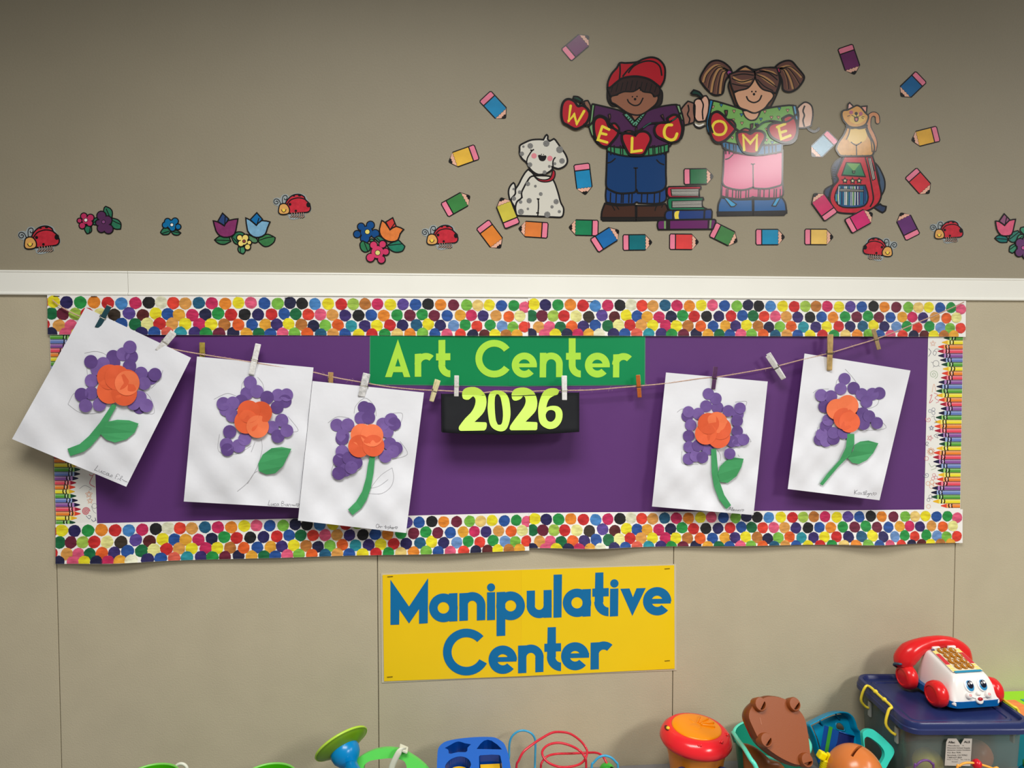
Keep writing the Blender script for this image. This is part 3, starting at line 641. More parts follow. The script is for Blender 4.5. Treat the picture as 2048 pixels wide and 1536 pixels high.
flower_paper('white flower paper with crinkled lower half, nearest the right crayon border', ((1609, 707), (1821, 741), (1759, 1000.5), (1575.5, 978)), 0.0245, 0.040, 5, c7, 12.3, 21.5, '640,832 546,577 518,650 612,644 672,690 800,682 750,688 706,745 375,697 446,706 398,780 410,920 426,878 365,1020 410,1030 380,985 465,1015 464,972 540,970 680,830 725,850 685,905 783,900',
    '490,800 570,772 545,868 582,893', '567,978 617,980 617,1050 590,1130 500,1220 440,1290 385,1357 365,1345 420,1270 510,1170 555,1080', '793,1048 720,1028 660,1035 620,1060 610,1100 568,1155 600,1190 650,1200 710,1170 755,1120', ['550,505 600,560 630,600', '315,680 350,655 430,650', '800,720 780,770 700,800 650,795', '770,850 850,935 700,955', '480,640 490,590 520,560', '350,930 335,1020 340,1050 400,1070', '650,800 680,805'], ('Kaitlyn*', '615,1420', '782,1432', 8))
# ================================================================== clothespins
def spin(c, ax, ang, v): return Matrix.Rotation(ang, 3, ax) @ v
def clothespin(label, a, b, wpx, col, roll, y, col2=None, speck=None):
    A_ = at(a, -y); B_ = at(b, -y); Z = (A_-B_); Ln = Z.length; Z.normalize(); w = wpx*PX*(D-y)/D
    Yd = Vector((0, 1, 0)); X = Yd.cross(Z).normalized(); Yd = Z.cross(X).normalized()
    R_ = Matrix.Rotation(math.radians(roll), 3, Z); X = R_ @ X; Yd = R_ @ Yd
    root = thing('clothespin', B_, label, 'clothespin', None)
    T = lambda x, d, z: B_+X*x+Yd*d+Z*z
    prof = [(0, 0.0), (0.0, 0.045), (0.04, 0.062), (0.42, 0.102), (0.435, 0.082), (0.475, 0.082), (0.49, 0.108), (0.80, 0.150), (1.0, 0.160), (1.0, 0.100), (0.78, 0.085), (0.56, 0.030), (0.52, 0.012), (0.30, 0.006), (0.26, 0.016), (0.22, 0.004)]
    for sg, cc in ((-1, col), (1, col2 or col)):
        vs_ = [T(s*w/2, sg*d*Ln*0.92, z*Ln) for s in (-1, 1) for z, d in prof]; n_ = len(prof)
        bm = bmesh.new(); V = [bm.verts.new(v) for v in vs_]
        for i in range(n_): bm.faces.new((V[i], V[(i+1) % n_], V[n_+(i+1) % n_], V[n_+i]))
        bm.faces.new(V[:n_]); bm.faces.new(V[n_:]); bmesh.ops.recalc_face_normals(bm, faces=bm.faces)
        bevel(bm_obj('prong', bm, cc, root), 0.0004, 1)
    zc = 0.455*Ln; bm = bmesh.new(); rw = 0.010*Ln+0.0002
    for d in (-0.088*Ln, 0.088*Ln): tube_bm([T(-w*0.62, d*0.75, zc), T(-w*0.52, d, zc), T(w*0.52, d, zc), T(w*0.62, d*0.75, zc)], rw, 6, bm)
    pts = [T(-w*0.62+1.24*w*i/40, 0.045*Ln*math.cos(i*0.94), zc+0.055*Ln+0.045*Ln*math.sin(i*0.94)) for i in range(41)]
    tube_bm(pts, rw, 6, bm)
    for s in (-1, 1): tube_bm([T(s*w*0.62, -s*0.066*Ln, zc), T(s*w*0.62, 0.045*Ln, zc+0.055*Ln)], rw, 6, bm)
    bm_obj('spring', bm, mat((150, 145, 135), 1.0, 0.3, metal=0.9), root)
    return root
WH = mat((238, 238, 232), 1.05, 0.6, 0.22, 260); WOOD = mat((214, 186, 140), 1.0, 0.6, 0.14, 200, stretch=(3, 3, .4)); TAN = mat((200, 175, 135), 1.0, 0.6, 0.12, 200)
pin = clothespin
pin('dark teal clothespin tilted on the top left paper corner', (218.7, 611.8), (194.5, 655.5), 9, mat((28, 72, 84), 1.0, 0.5), 24, 0.0265, mat((205, 170, 150), 1.0, 0.6))
pin('whitewashed clothespin leaning right on the most tilted paper', (347, 665), (316, 702), 12, WH, 26, 0.0275)
pin('olive yellow clothespin half hidden behind the stemless flower paper', (404.2, 685), (404.5, 727), 9.5, mat((158, 138, 52), 1.0, 0.6, 0.2, 150), 22, 0.0185, mat((190, 160, 110), 1.0, 0.6))
pin('tall white clothespin on the top edge of the stemless flower paper', (516.5, 688), (502.5, 749), 10.5, WH, 14, 0.0275)
pin('plain wooden clothespin peeking out behind the long-stemmed flower paper', (661.5, 744.6), (661, 786), 8.5, mat((176, 136, 84), 1.0, 0.6, 0.12, 200), 20, 0.0205, WOOD)
pin('white clothespin with black smudges on the long-stemmed flower paper', (733.5, 747), (722.5, 793), 13.5, mat((235, 236, 234), 1.05, 0.6, 0.5, 150), 12, 0.0300)
pin('pale bare wooden clothespin hanging tilted left of the black banner', (875.5, 759.6), (862.8, 803), 8, mat((232, 220, 172), 1.0, 0.6, 0.08, 200), 24, 0.0245)
pin('greyish white clothespin with a red speck on the left of the black banner', (913.2, 751), (912.6, 793), 9, mat((215, 213, 210), 1.05, 0.6, 0.2, 240), 3, 0.0275)
pin('bright white clothespin on the right of the black banner', (1128.3, 751.3), (1128.9, 809), 10, mat((242, 240, 238), 1.05, 0.6, 0.15, 260), -4, 0.0290)
pin('orange-brown stained clothespin alone on the twine beneath the green sign end', (1276, 750), (1279.3, 795), 8, mat((192, 100, 40), 1.0, 0.5, 0.12, 200), -18, 0.0245, mat((205, 165, 110), 1.0, 0.6))
pin('dark purple clothespin holding the paper whose stem bends right', (1431.5, 733.5), (1426.5, 778), 8, mat((88, 50, 92), 1.0, 0.5, 0.15, 150), -18, 0.0275, mat((190, 165, 150), 1.0, 0.6))
pin('paint-flecked white clothespin hanging bare between the two right papers', (1536, 709), (1567.5, 757.5), 9.5, mat((242, 242, 234), 1.05, 0.6, 0.2, 260), -34, 0.0250)
pin('long wooden clothespin with green paint on the rightmost flower paper', (1660.6, 669), (1658.8, 740.5), 10, mat((196, 164, 104), 1.0, 0.6, 0.35, 120, stretch=(1, 1, .5)), -24, 0.0285, mat((210, 176, 130), 1.0, 0.6))
pin('small plain wooden clothespin alone near the right end of the twine', (1746.5, 658), (1758, 699), 7.5, mat((178, 152, 110), 1.0, 0.6, 0.1, 200), -26, 0.0240, mat((226, 196, 140), 1.0, 0.6))
# ================================================================== cut-outs on the upper wall
def card(name, p, label, cat, group=None): return thing(name, at(p), label, cat, group)
# -- pencils --------------------------------------------------------
cF = cr(920, 50, 0.15625); cG = cr(1640, 60, 0.15625); cH = cr(1600, 170, 0.15625); cI = cr(880, 220, 0.13672); cJ = cr(880, 360, 0.12695); cK = cr(1100, 290, 0.17578); cL = cr(1400, 290, 0.17578); cM = cr(1728, 380, 0.15625)
def pencil(crop, t, rgb, label, lay=0, tilt=0.0):
    E_, T_ = [Vector(q) for q in crop(t)]; d = (T_-E_); Ln = d.length; d.normalize(); n = Vector((-d.y, d.x)); h = 16.6
    q = lambda u, v: tuple(E_+d*u*Ln+n*v*h)
    root = card('pencil_cutout', tuple((E_+T_)/2), label, 'pencil')
    y = 0.0005+lay*0.0009; f = Flat()
    out = [(.045, -1), (.76, -1), (.98, -.16), (1.0, 0), (.98, .16), (.76, 1), (.045, 1), (0, .8), (0, -.8)]
    f.fill([q(*p) for p in out], y, 0, thick=y*0.96); f.build('outline_card', INK, root)
    def part(nm, pts, c, e=0.00012, wob=0):
        g = Flat(); g.fill([q(*p) for p in pts], y+e, 0); return g.build(nm, mat(c, 1.12, 0.5, 0.12, 30, **GLOSS), root)
    part('eraser', [(.055, -.88), (.195, -.86), (.195, .86), (.055, .88), (.035, .7), (.035, -.7)], (226, 124, 150))
    zig = [(.765+(.018 if i % 2 else -.008), -.86+1.72*i/9) for i in range(10)]
    part('barrel', [(.235, .86), (.235, -.86)]+zig, rgb)
    part('wood_tip', [(p[0]+.012, p[1]) for p in zig]+[(.905, .34), (.875, .16), (.895, .0), (.87, -.12), (.905, -.32)], (222, 172, 150))
    if tilt: root.rotation_euler = tilt if isinstance(tilt, tuple) else (0, 0, tilt)
    return root
BLU, NBL, PUR, YEL, GRE, RED, ORA, MAG, TEA = (20, 130, 180), (20, 100, 165), (100, 32, 88), (226, 180, 62), (55, 125, 62), (205, 52, 62), (216, 126, 46), (196, 40, 104), (0, 102, 112)
for a in [(cF, '1355,390 1650,140', PUR, 'purple pencil cutout highest on the wall, up and left of the red-capped boy'), (cF, '315,905 585,1195', BLU, 'blue pencil cutout pointing down right, high above the spotted dog', 0),
          (cG, '320,205 445,570', PUR, 'purple pencil cutout pointing down, above the orange cat', 0), (cG, '1300,595 1035,850', (10, 95, 150), 'blue pencil cutout pointing down left, highest on the right side'), (cG, '1520,1325 1172,1412', (218, 168, 62), 'yellow pencil cutout pointing left, to the right of the cat tail'),
          (cH, '1415,1120 1655,1390', RED, 'red pencil cutout pointing down right beside the red backpack'), (cI, '545,610 125,760', YEL, 'yellow pencil cutout pointing left, to the left of the spotted dog head', 0), (cJ, '65,480 475,250', GRE, 'green pencil cutout pointing up right, left of the dog and above a ladybug'),
          (cJ, '1145,730 960,275', (196, 184, 66), 'yellow pencil cutout pointing up, overlapping the dog tail', 2), (cJ, '665,690 955,1075', ORA, 'orange pencil cutout pointing down right, beside the ladybug'), (cJ, '1705,795 1235,765', (214, 120, 54), 'orange pencil cutout lying level under the spotted dog'),
          (cK, '358,210 402,568', BLU, 'blue pencil cutout pointing straight down between the dog and the boy'), (cK, '553,945 213,937', (20, 122, 78), 'green pencil cutout pointing left, below the blue pencil and left of the boy shoes', 0), (cK, '500,1150 785,970', NBL, 'blue pencil cutout overlapping the green eraser end, pointing up right', 1),
          (cK, '825,1110 1163,1107', TEA, 'teal pencil cutout lying level below the boy shoes'), (cK, '1355,1100 1693,1103', (212, 62, 62), 'red pencil cutout lying level below the stacked books'), (cL, '140,958 425,1100', (62, 122, 66), 'green pencil cutout pointing down right at the corner of the bottom book', 1), (cK, '1520,360 1860,355', (22, 104, 60), 'green pencil cutout lying level on top of the stacked books', 1),
          (cL, '630,1048 965,1047', (20, 134, 176), 'blue pencil cutout lying level below the girl shoes'), (cL, '1187,1045 1518,1047', (222, 184, 96), 'yellow pencil cutout lying level, right of the blue one below the girl'), (cL, '1495,820 1300,550', (196, 44, 98), 'magenta pencil cutout pointing up left at the backpack edge', 2), (cL, '1685,930 1965,775', (200, 42, 108), 'magenta pencil cutout pointing up right under the backpack', 2),
          (cM, '630,610 470,290', (96, 46, 108), 'purple pencil cutout pointing up, below the backpack strap and left of a ladybug'), (cH, '425,645 150,915', (120, 165, 190), 'shiny pale blue pencil cutout between the girl and the cat', 0)]:
    pencil(*a)
# -- ladybugs -------------------------------------------------------
cN = cr(20, 380, 0.15625)
def ladybug(anchor, s, label, flip=1, rot=0.0, rim=(158, 168, 170)):
    a0 = cN('260,680')[0]
    def tf(t):
        out = []
        for x, y in cN(t):
            u, v = (x-a0[0])*s*flip, (y-a0[1])*s
            out.append((anchor[0]+u*math.cos(rot)-v*math.sin(rot), anchor[1]+u*math.sin(rot)+v*math.cos(rot)))
        return out
    root = card('ladybug_cutout', anchor, label, 'ladybug')
    region('backing_card', tf('103,580 115,532 165,520 205,530 238,478 300,472 325,505 400,458 490,456 555,482 590,545 638,625 640,695 595,727 558,738 560,785 480,806 390,825 335,808 325,765 195,762 168,700 178,640 125,620'), rim, root, 0, ink=0, k=1.0)
    region('antenna', tf('205,600 212,596 240,620 225,625'), (60, 80, 110), root, 1, ink=0, lines=[tf('210,605 190,560 160,540 128,545 115,578 135,607 165,605 175,582 155,567 142,580'), tf('238,605 235,535 250,495 285,488 302,512 290,545 268,545 262,525')], lw=1.3*s, sm=2)
    legs = [tf('%d,725 %d,775 %d,795' % (x, x+8, x-22)) for x in (370, 405, 440, 475, 505, 533)]
    f = Flat()
    for l in legs: f.line(l, 3.6*s, 0.0011, 0); f.line(l, 0.9*s, 0.00116, 1)
    f.build('legs', [INK, mat((226, 190, 170), 1.12, 0.5, **GLOSS)], root)
    region('shell', tf('280,605 330,520 400,475 480,470 540,500 558,540 605,585 630,640 625,690 580,718 350,738 315,730'), (188, 38, 54), root, 2, ink=2.4*s, lines=[tf('300,612 350,550 430,520 500,520 560,540')], lw=2.0*s, noise=0.15)
    f = Flat(); 
    for x, y, rx, ry in ((342, 610, 20, 20), (602, 612, 30, 36), (427, 700, 17, 17), (395, 490, 18, 10), (475, 485, 22, 12)):
        f.disc(tf('%d,%d' % (x, y))[0], rx*0.15625*s, 0.00128, 0, 14, ry*0.15625*s)
    f.build('spots', INK, root)
    region('face', tf('205,618 250,600 300,615 335,670 335,720 310,745 250,755 200,745 183,710 190,650'), (214, 160, 88), root, 3, ink=2.2*s, lines=[tf('222,685 235,710 255,722 280,708 290,680')], lw=1.2*s, extra=[((232, 206, 70), [smooth(tf('235,690 255,670 275,690 270,715 245,715'))])])
ladybug((60.6, 486.3), 1.0, 'red ladybug cutout at the far left, above the rail end', 1, -0.03)
ladybug((568, 418.3), 0.91, 'red ladybug cutout up high, above the purple and blue tulips', 1, 0.02)
ladybug((864.4, 479.2), 0.885, 'red ladybug cutout between the flower cluster and the orange pencil', 1, 0.03)
ladybug((1774.6, 503.4), 0.83, 'red ladybug cutout facing right, close above the white rail', -1, 0.0)
ladybug((1879, 468.3), 0.805, 'red ladybug cutout at the right, beside the upright purple pencil', 1, 0.03)
# -- flowers --------------------------------------------------------
def petals(name, root, crop, pts, rgb, lay, eye=None, ink=2.2, noise=0.12):
    """pts: x,y,r discs"""
    y = 0.0006+lay*0.00035; s = crop('1,0')[0][0]-crop('0,0')[0][0]
    D_ = [tuple(float(v) for v in q.split(',')) for q in pts.split()]
    f = Flat(); 
    for i, (x, yy, r) in enumerate(D_):
        f.disc(crop('%f,%f' % (x, yy))[0], r*s+ink/2, y+0.000003*i, 0, 18, thick=y*0.9)
    for i, (x, yy, r) in enumerate(D_): f.disc(crop('%f,%f' % (x, yy))[0], r*s-ink/2, y+0.00012+0.000003*i, 1, 18)
    if eye:
        x, yy, r, c = eye; p = crop('%f,%f' % (x, yy))[0]
        f.disc(p, r*s+1.2, y+0.0002, 0, 14); f.disc(p, r*s, y+0.00024, 2, 14)
    f.build(name, [INK, mat(rgb, 1.12, 0.5, noise, 25, **GLOSS)]+([mat(eye[3], 1.12, 0.5, **GLOSS)] if eye else []), root)
def leaf(root, crop, pts, rgb=(40, 112, 82), lay=0, rib=None, ink=2.0):
    region('leaf', crop(pts), rgb, root, lay, ink=ink, lines=[crop(rib)] if rib else [], lw=1.4, noise=0.12)
def tulip(root, crop, cup, inner, c1, c2, lay, fold=None):
    region('tulip_heart', crop(inner), c2, root, lay, ink=2.2, sm=0, lines=[crop(fold)] if fold else [])
    region('tulip_cup', crop(cup), c1, root, lay+1, ink=2.3, sm=2, noise=0.12)
r_ = card('flower_cutout', cN('1150,400')[0], 'pink and plum flower pair cutout with green leaves at the far left', 'flower')
leaf(r_, cN, '960,460 1040,455 1045,520 1020,550 985,560 955,510', rib='1030,470 1015,550'); leaf(r_, cN, '1060,430 1075,370 1120,355 1150,380 1120,440 1080,445', rib='1065,425 1120,375')
leaf(r_, cN, '1200,300 1205,230 1225,210 1280,235 1310,280 1305,350 1260,350', rib='1230,240 1275,340'); leaf(r_, cN, '1310,360 1380,380 1420,430 1415,500 1350,500 1290,460', rib='1310,390 1370,420 1415,440')
petals('pink_flower', r_, cN, '945,335,42 1030,355,46 1020,425,40 925,455,42 890,392,32 970,390,50', (184, 44, 92), 1, (970, 385, 20, (240, 225, 220)))
petals('plum_flower', r_, cN, '1170,330,60 1245,390,60 1260,500,60 1170,490,55 1135,420,40 1200,420,75', (82, 40, 82), 2, (1197, 408, 20, (130, 70, 125)))
cO = cr(300, 370, 0.17578)
r_ = card('flower_cutout', cO('240,470')[0], 'small single blue flower cutout with two leaves', 'flower')
leaf(r_, cO, '120,540 150,495 200,490 235,525 210,560 150,565', rib='140,550 220,525'); leaf(r_, cO, '240,530 300,515 350,545 320,570 270,565', rib='255,530 335,545')
petals('blue_flower', r_, cO, '200,415,36 285,412,38 320,475,32 255,490,36 175,455,36 245,450,52', (0, 106, 160), 1, (248, 453, 16, (240, 235, 230)))
r_ = card('flower_cutout', cO('1070,540')[0], 'tulip pair cutout, one purple and one pale blue, with a yellow flower between', 'flower')
leaf(r_, cO, '735,625 800,580 900,590 920,640 850,675 780,665', (45, 108, 68), 0, '740,627 915,632'); leaf(r_, cO, '930,600 980,540 1040,535 1080,560 1010,680 960,660', (40, 110, 75), 0, '945,600 1000,660')
leaf(r_, cO, '1100,560 1200,600 1230,640 1200,660 1140,640', (80, 130, 90), 0); leaf(r_, cO, '1230,640 1250,590 1340,560 1425,600 1410,650 1350,695 1290,695', (52, 116, 66), 0, '1240,630 1330,600 1400,590')
leaf(r_, cO, '1010,700 1070,700 1085,750 1060,785 1015,765 1000,730', (60, 130, 90), 0, '1025,705 1030,765')
tulip(r_, cO, '720,408 770,420 845,465 890,405 1000,385 985,470 960,560 880,595 800,580 750,520', '770,415 825,320 895,385 850,465', (124, 44, 96), (40, 66, 116), 1, '855,360 850,460')
tulip(r_, cO, '1090,375 1140,400 1210,460 1270,405 1365,420 1335,490 1310,560 1240,595 1170,585 1110,520', '1140,395 1215,315 1280,390 1215,460', (116, 165, 196), (10, 104, 164), 3, '1240,375 1215,455')
petals('yellow_flower', r_, cO, '1020,600,34 1085,600,38 1130,655,26 1110,705,34 1035,665,36 1070,640,44', (224, 202, 110), 4, (1070, 640, 14, (140, 60, 60)))
cP = cr(680, 380, 0.15625)
r_ = card('flower_cutout', cP('500,640')[0], 'flower cluster cutout with blue flower, orange tulip and pink flower', 'flower')
petals('blue_flower', r_, cP, '270,470,48 390,450,52 450,560,55 320,620,60 220,565,48 340,540,80', (0, 70, 132), 0, (350, 535, 28, (220, 205, 110)))
leaf(r_, cP, '255,690 290,650 390,700 380,770 320,795 270,760', (40, 115, 75), 1, '310,670 355,785'); leaf(r_, cP, '370,650 400,625 440,640 420,670', (50, 125, 80), 1); leaf(r_, cP, '440,620 490,590 550,620 600,680 520,680', (40, 110, 90), 1, '470,610 520,660')
leaf(r_, cP, '600,710 650,680 750,640 830,720 800,780 720,797 650,770', (30, 118, 92), 1, '605,710 700,700 790,690')
tulip(r_, cP, '535,390 580,420 640,510 720,465 815,505 770,560 740,640 660,662 580,640 520,580 505,500', '585,410 675,355 720,465 640,510', (214, 120, 56), (198, 56, 52), 2, '700,425 640,510')
petals('pink_flower', r_, cP, '430,705,50 545,695,48 585,790,46 530,890,50 390,865,55 480,795,85', (196, 52, 96), 4, (482, 803, 30, (214, 205, 120)))
r_ = card('flower_cutout', cM('1930,600')[0], 'pink tulip cutout with a plum flower, cut off by the right edge', 'flower')
leaf(r_, cM, '1675,620 1720,580 1800,590 1845,620 1830,670 1740,670', (20, 110, 105), 0, '1685,622 1835,630'); leaf(r_, cM, '1850,640 1890,550 1970,520 2010,560 1960,650 1900,670', (50, 120, 105), 0, '1865,630 1980,540'); leaf(r_, cM, '1950,650 1980,580 2040,570 2050,620 1970,660', (70, 140, 110), 1, '1960,640 2030,590')
leaf(r_, cM, '1860,790 1870,720 1950,680 1970,760 1900,810', (60, 135, 105), 0, '1870,760 1950,700'); leaf(r_, cM, '2000,520 2010,480 2060,470 2090,530 2050,570', (60, 140, 110), 0)
tulip(r_, cM, '1685,398 1730,405 1800,455 1860,390 1940,375 1920,470 1890,570 1820,588 1750,575 1700,500', '1730,400 1795,305 1870,385 1805,455', (214, 92, 124), (140, 84, 118), 2, '1825,350 1805,450')
petals('plum_flower', r_, cM, '2000,680,60 2090,640,60 2150,740,60 2090,830,60 1990,800,55 2040,740,80', (100, 55, 105), 3, (2040, 740, 22, (190, 90, 150)))
# -- spotted dog ----------------------------------------------------
DOGW = (205, 203, 192)
r_ = card('dog_cutout', (1080, 350), 'white spotted puppy cutout with red collar, left of the boy', 'dog')
J = lambda t: cJ(t)
region('tail', cI('1020,1310 1003,1220 1010,1150 1040,1095 1075,1065 1095,1090 1105,1150 1110,1200 1090,1260 1050,1310'), DOGW, r_, 0, 2.8)
region('back', cI('1290,870 1250,910 1200,990 1150,1090 1105,1160 1100,1230 1040,1310 1080,1400 1130,1480 1350,1400 1400,1000'), DOGW, r_, 1, 2.8)
region('body', J('1370,30 1320,120 1285,200 1285,280 1215,340 1190,420 1195,500 1225,560 1540,572 1880,588 1925,572 1945,520 1945,440 1900,350 1860,200 1800,30 1720,-60 1450,-60'), DOGW, r_, 2, 2.8, lines=[J('1525,295 1550,300 1568,295'), J('1548,300 1552,420 1540,560'), J('1515,515 1540,520 1560,515'), J('1280,275 1305,275')], lw=2.2)
f = Flat()
f.line(cI('1290,700 1390,960 1460,1005 1560,1030 1640,1000'), 0.1, 0.001, 0)
region('collar', cI('1370,960 1450,1010 1550,1020 1620,980 1650,870 1680,900 1682,960 1655,1015 1600,1045 1520,1052 1440,1030'), (168, 24, 44), r_, 3, 2.0)
region('head', cI('1165,580 1170,520 1235,480 1330,440 1440,430 1512,435 1545,375 1562,362 1578,385 1575,425 1605,455 1665,422 1690,440 1760,540 1830,640 1862,720 1855,780 1810,830 1740,858 1690,850 1640,830 1640,870 1560,925 1450,945 1370,910 1310,850 1265,770 1200,710 1165,640'), DOGW, r_, 4, 3.0, lines=[cI('1350,590 1320,630 1280,700 1268,760'), cI('1690,690 1660,730 1650,790 1660,840'), cI('1320,585 1350,590 1375,575')], lw=2.2)
f = Flat(); yy = 0.0017
for x, y, r in ((1320, 525, 42), (1555, 490, 48), (1750, 580, 52), (1785, 745, 42), (1197, 640, 34), (1315, 800, 36), (1600, 825, 22), (1680, 785, 22), (1220, 535, 18), (1530, 912, 30)): f.disc(cI('%d,%d' % (x, y))[0], r*0.13672, yy, 0, 9)
for x, y, r in ((1385, 60, 36), (1503, 97, 22), (1588, 220, 30), (1405, 325, 42), (1270, 345, 28), (1385, 453, 20), (1275, 500, 48), (1830, 340, 42), (1765, 422, 26), (1880, 497, 26), (1690, 545, 50), (1255, 190, 28), (1165, 290, 34), (1160, 140, 18)): f.disc(cJ('%d,%d' % (x, y))[0], r*0.12695, 0.0014, 0, 9)
f.build('spots', mat((118, 118, 116), 1.12, 0.5, 0.4, 600, **GLOSS), r_)
f = Flat()
for x, y in ((1375, 670), (1608, 708)): f.disc(cI('%d,%d' % (x, y))[0], 5.4, 0.0017, 0)
f.build('cheeks', mat((214, 132, 142), 1.12, 0.5, **GLOSS), r_)
f = Flat(); f.fill(smooth(cI('1432,665 1460,655 1500,668 1545,662 1558,685 1535,735 1495,748 1455,730')), 0.0018, 0); f.disc(cI('1484,648')[0], 1.1, 0.0018, 0, 8); f.disc(cI('1515,652')[0], 1.1, 0.0018, 0, 8)
f.build('nose', INK, r_)
# -- boy ------------------------------------------------------------
q1 = cr(1100, 90, 0.17578); q3 = lambda t: q1(t, 0, 1137.8)
YL = mat((226, 206, 58), 1.12, 0.5, **GLOSS)
def strokes(name, root, polys, w, y, m): 
    f = Flat()
    for i, p in enumerate(polys): f.line(p, w, y+0.00003*i, 0, caps=True)
    return f.build(name, m, root)
LAYT = 0.0006+0.00022*22
r_ = card('boy_cutout', q1('970,900')[0], 'boy cutout in red cap, purple sweater and blue jeans holding apple letters', 'cutout')
region('ribbed_cuffs', q3('645,450 1315,450 1325,590 1300,645 1200,668 1010,662 985,650 950,672 760,672 640,652 632,570'), (18, 60, 120), r_, 0, 3, lines=[q3('%d,540 %d,660' % (x, x-5)) for x in (690, 755, 815, 835, 900, 935, 1045, 1110, 1190, 1250)], lw=2.2)
for nm, t, s_ in (('left_shoe', '625,665 760,690 950,680 975,690 975,845 585,845 590,760', '580,825 978,825 978,862 600,862'), ('right_shoe', '985,690 1200,690 1310,668 1345,740 1350,845 985,845', '982,825 1352,822 1340,855 982,862')):
    region('shoe', q3(t), (62, 34, 22), r_, 1, 3, lines=[q3('690,665 725,720 738,745') if nm[0] == 'l' else q3('1240,665 1205,710 1195,750'), q3('740,675 785,735') if nm[0] == 'l' else q3('1290,665 1268,715')], lw=1.8); region('sole', q3(s_), (24, 20, 16), r_, 2, 2, sm=2)
region('jeans', q3('650,70 1320,70 1318,300 1312,480 1200,540 1000,545 982,505 960,540 800,550 700,520 640,470 642,300'), (0, 52, 104), r_, 3, 3.2, lines=[q3('975,262 978,540'), q3('950,262 1000,262'), q3('655,205 700,190 745,150'), q3('1210,165 1250,205 1300,225')], lw=2.2)
region('hair_back', q1('650,560 655,480 700,500 1200,490 1262,510 1280,560 1272,650 1235,695 1180,705 720,695 680,670 655,620'), (34, 26, 22), r_, 4, 2.5)
region('left_hand', q1('330,690 390,640 430,632 462,700 465,860 440,905 360,930 330,860'), (136, 96, 76), r_, 5, 2.6, lines=[q1('395,650 400,700 440,730')])
region('right_hand', q1('1490,740 1570,640 1632,662 1650,700 1640,870 1590,895 1530,912 1500,850'), (142, 100, 84), r_, 5, 2.6, lines=[q1('1570,680 1580,740 1565,790 1590,840 1580,890')], lw=2.4)
region('sweater', q1('490,672 700,720 830,765 965,890 1085,765 1240,705 1440,678 1490,740 1525,900 1495,1060 1400,1105 1345,1160 650,1165 560,1135 500,1065 455,940 470,800'), (70, 28, 72), r_, 6, 3.0, sm=3)
region('ribbed_hem', q1('645,1145 760,1165 960,1180 1200,1160 1348,1125 1348,1210 1200,1250 960,1268 780,1248 650,1205'), (52, 130, 84), r_, 7, 2.6, lines=[q1('%d,1140 %d,1250' % (x, x+4)) for x in (690, 730, 800, 825, 1120, 1170, 1190, 1235, 1260, 1300)], lw=2.0, sm=2)
region('cuff', q1('478,675 510,680 488,860 500,1035 478,1035 445,935 458,850'), (112, 160, 108), r_, 7, 2.4, sm=2); region('cuff', q1('1436,685 1475,685 1518,850 1500,860 1478,800'), (126, 168, 122), r_, 7, 2.4, sm=2)
region('collar', q1('835,790 875,775 965,870 1060,770 1088,780 985,925 950,925'), (84, 150, 122), r_, 8, 2.2, sm=0, lines=[q1('%d,%d %d,%d' % (840+i*22, 815+i*22, 868+i*22, 792+i*20)) for i in range(1, 6)]+[q1('%d,%d %d,%d' % (1082-i*18, 808+i*20, 1056-i*18, 786+i*20)) for i in range(1, 5)], lw=1.6)
region('neck', q1('920,790 1040,785 965,862'), (138, 92, 74), r_, 8, 1.6, sm=0)
region('face', q1('690,600 720,575 770,565 800,520 940,500 1000,470 1040,480 1060,520 1150,540 1180,585 1225,575 1232,610 1205,670 1150,720 1080,770 1020,795 960,795 880,770 780,700 740,672 700,650'), (140, 92, 70), r_, 9, 2.6, lines=[q1('880,615 900,655 960,688 1020,672 1060,600')], lw=2.2)
f = Flat(); yf = 0.0006+9*0.00022+0.0001
for x, y, a in ((938, 588, 9), (990, 585, 9), (968, 616, 15)): f.disc(q1('%d,%d' % (x, y))[0], a*0.17578, yf, 0, 12)
f.build('eyes', INK, r_)
region('fringe', q1('660,500 720,440 800,375 950,345 1100,370 1200,420 1248,490 1242,560 1192,588 1150,545 1060,530 1020,485 985,510 940,530 850,530 800,545 740,572 690,582'), (46, 26, 24), r_, 10, 2.4, lines=[q1('%d,%d %d,%d' % (x, 400+abs(x-960)//5, x-25, 510+abs(x-960)//9)) for x in range(720, 1230, 55)], lw=1.4)
region('cap', q1('655,488 660,420 700,330 760,260 795,205 860,205 985,195 1060,160 1150,140 1230,160 1290,220 1310,290 1300,400 1255,482 1150,400 1050,365 950,355 830,375 760,420 690,480'), (172, 18, 34), r_, 11, 3.4, lines=[q1('795,210 798,300 790,390'), q1('825,360 900,270 985,197'), q1('890,318 960,235 1080,185 1180,190 1250,245 1272,350')], lw=2.6)
def apple(root, pts, crop, lay, letter_, w, extra=None):
    region('apple', crop(pts), (176, 26, 42), root, lay, 4.2)
    strokes('apple_letter', root, [curve(crop(l), 5) if c else crop(l) for c, l in letter_], w, 0.0006+lay*0.00022+0.00012, YL)
apple(r_, '160,640 210,615 275,640 318,695 370,690 430,730 450,790 430,860 380,920 300,955 240,935 200,910 150,880 130,800 135,700', q1, 12, [(0, '235,692 213,862 275,790 305,895 388,752')], 5.4)
apple(r_, '498,900 520,840 575,818 635,850 672,930 720,945 780,985 765,1030 700,1110 650,1158 580,1142 530,1080 505,1000', q1, 12, [(0, '595,925 545,1078 650,1108'), (0, '595,925 672,962'), (0, '570,1002 640,1018')], 5.2)
region('apple', q1('695,900 740,893 785,945 782,985 730,950'), (176, 30, 42), r_, 11, 3.6)
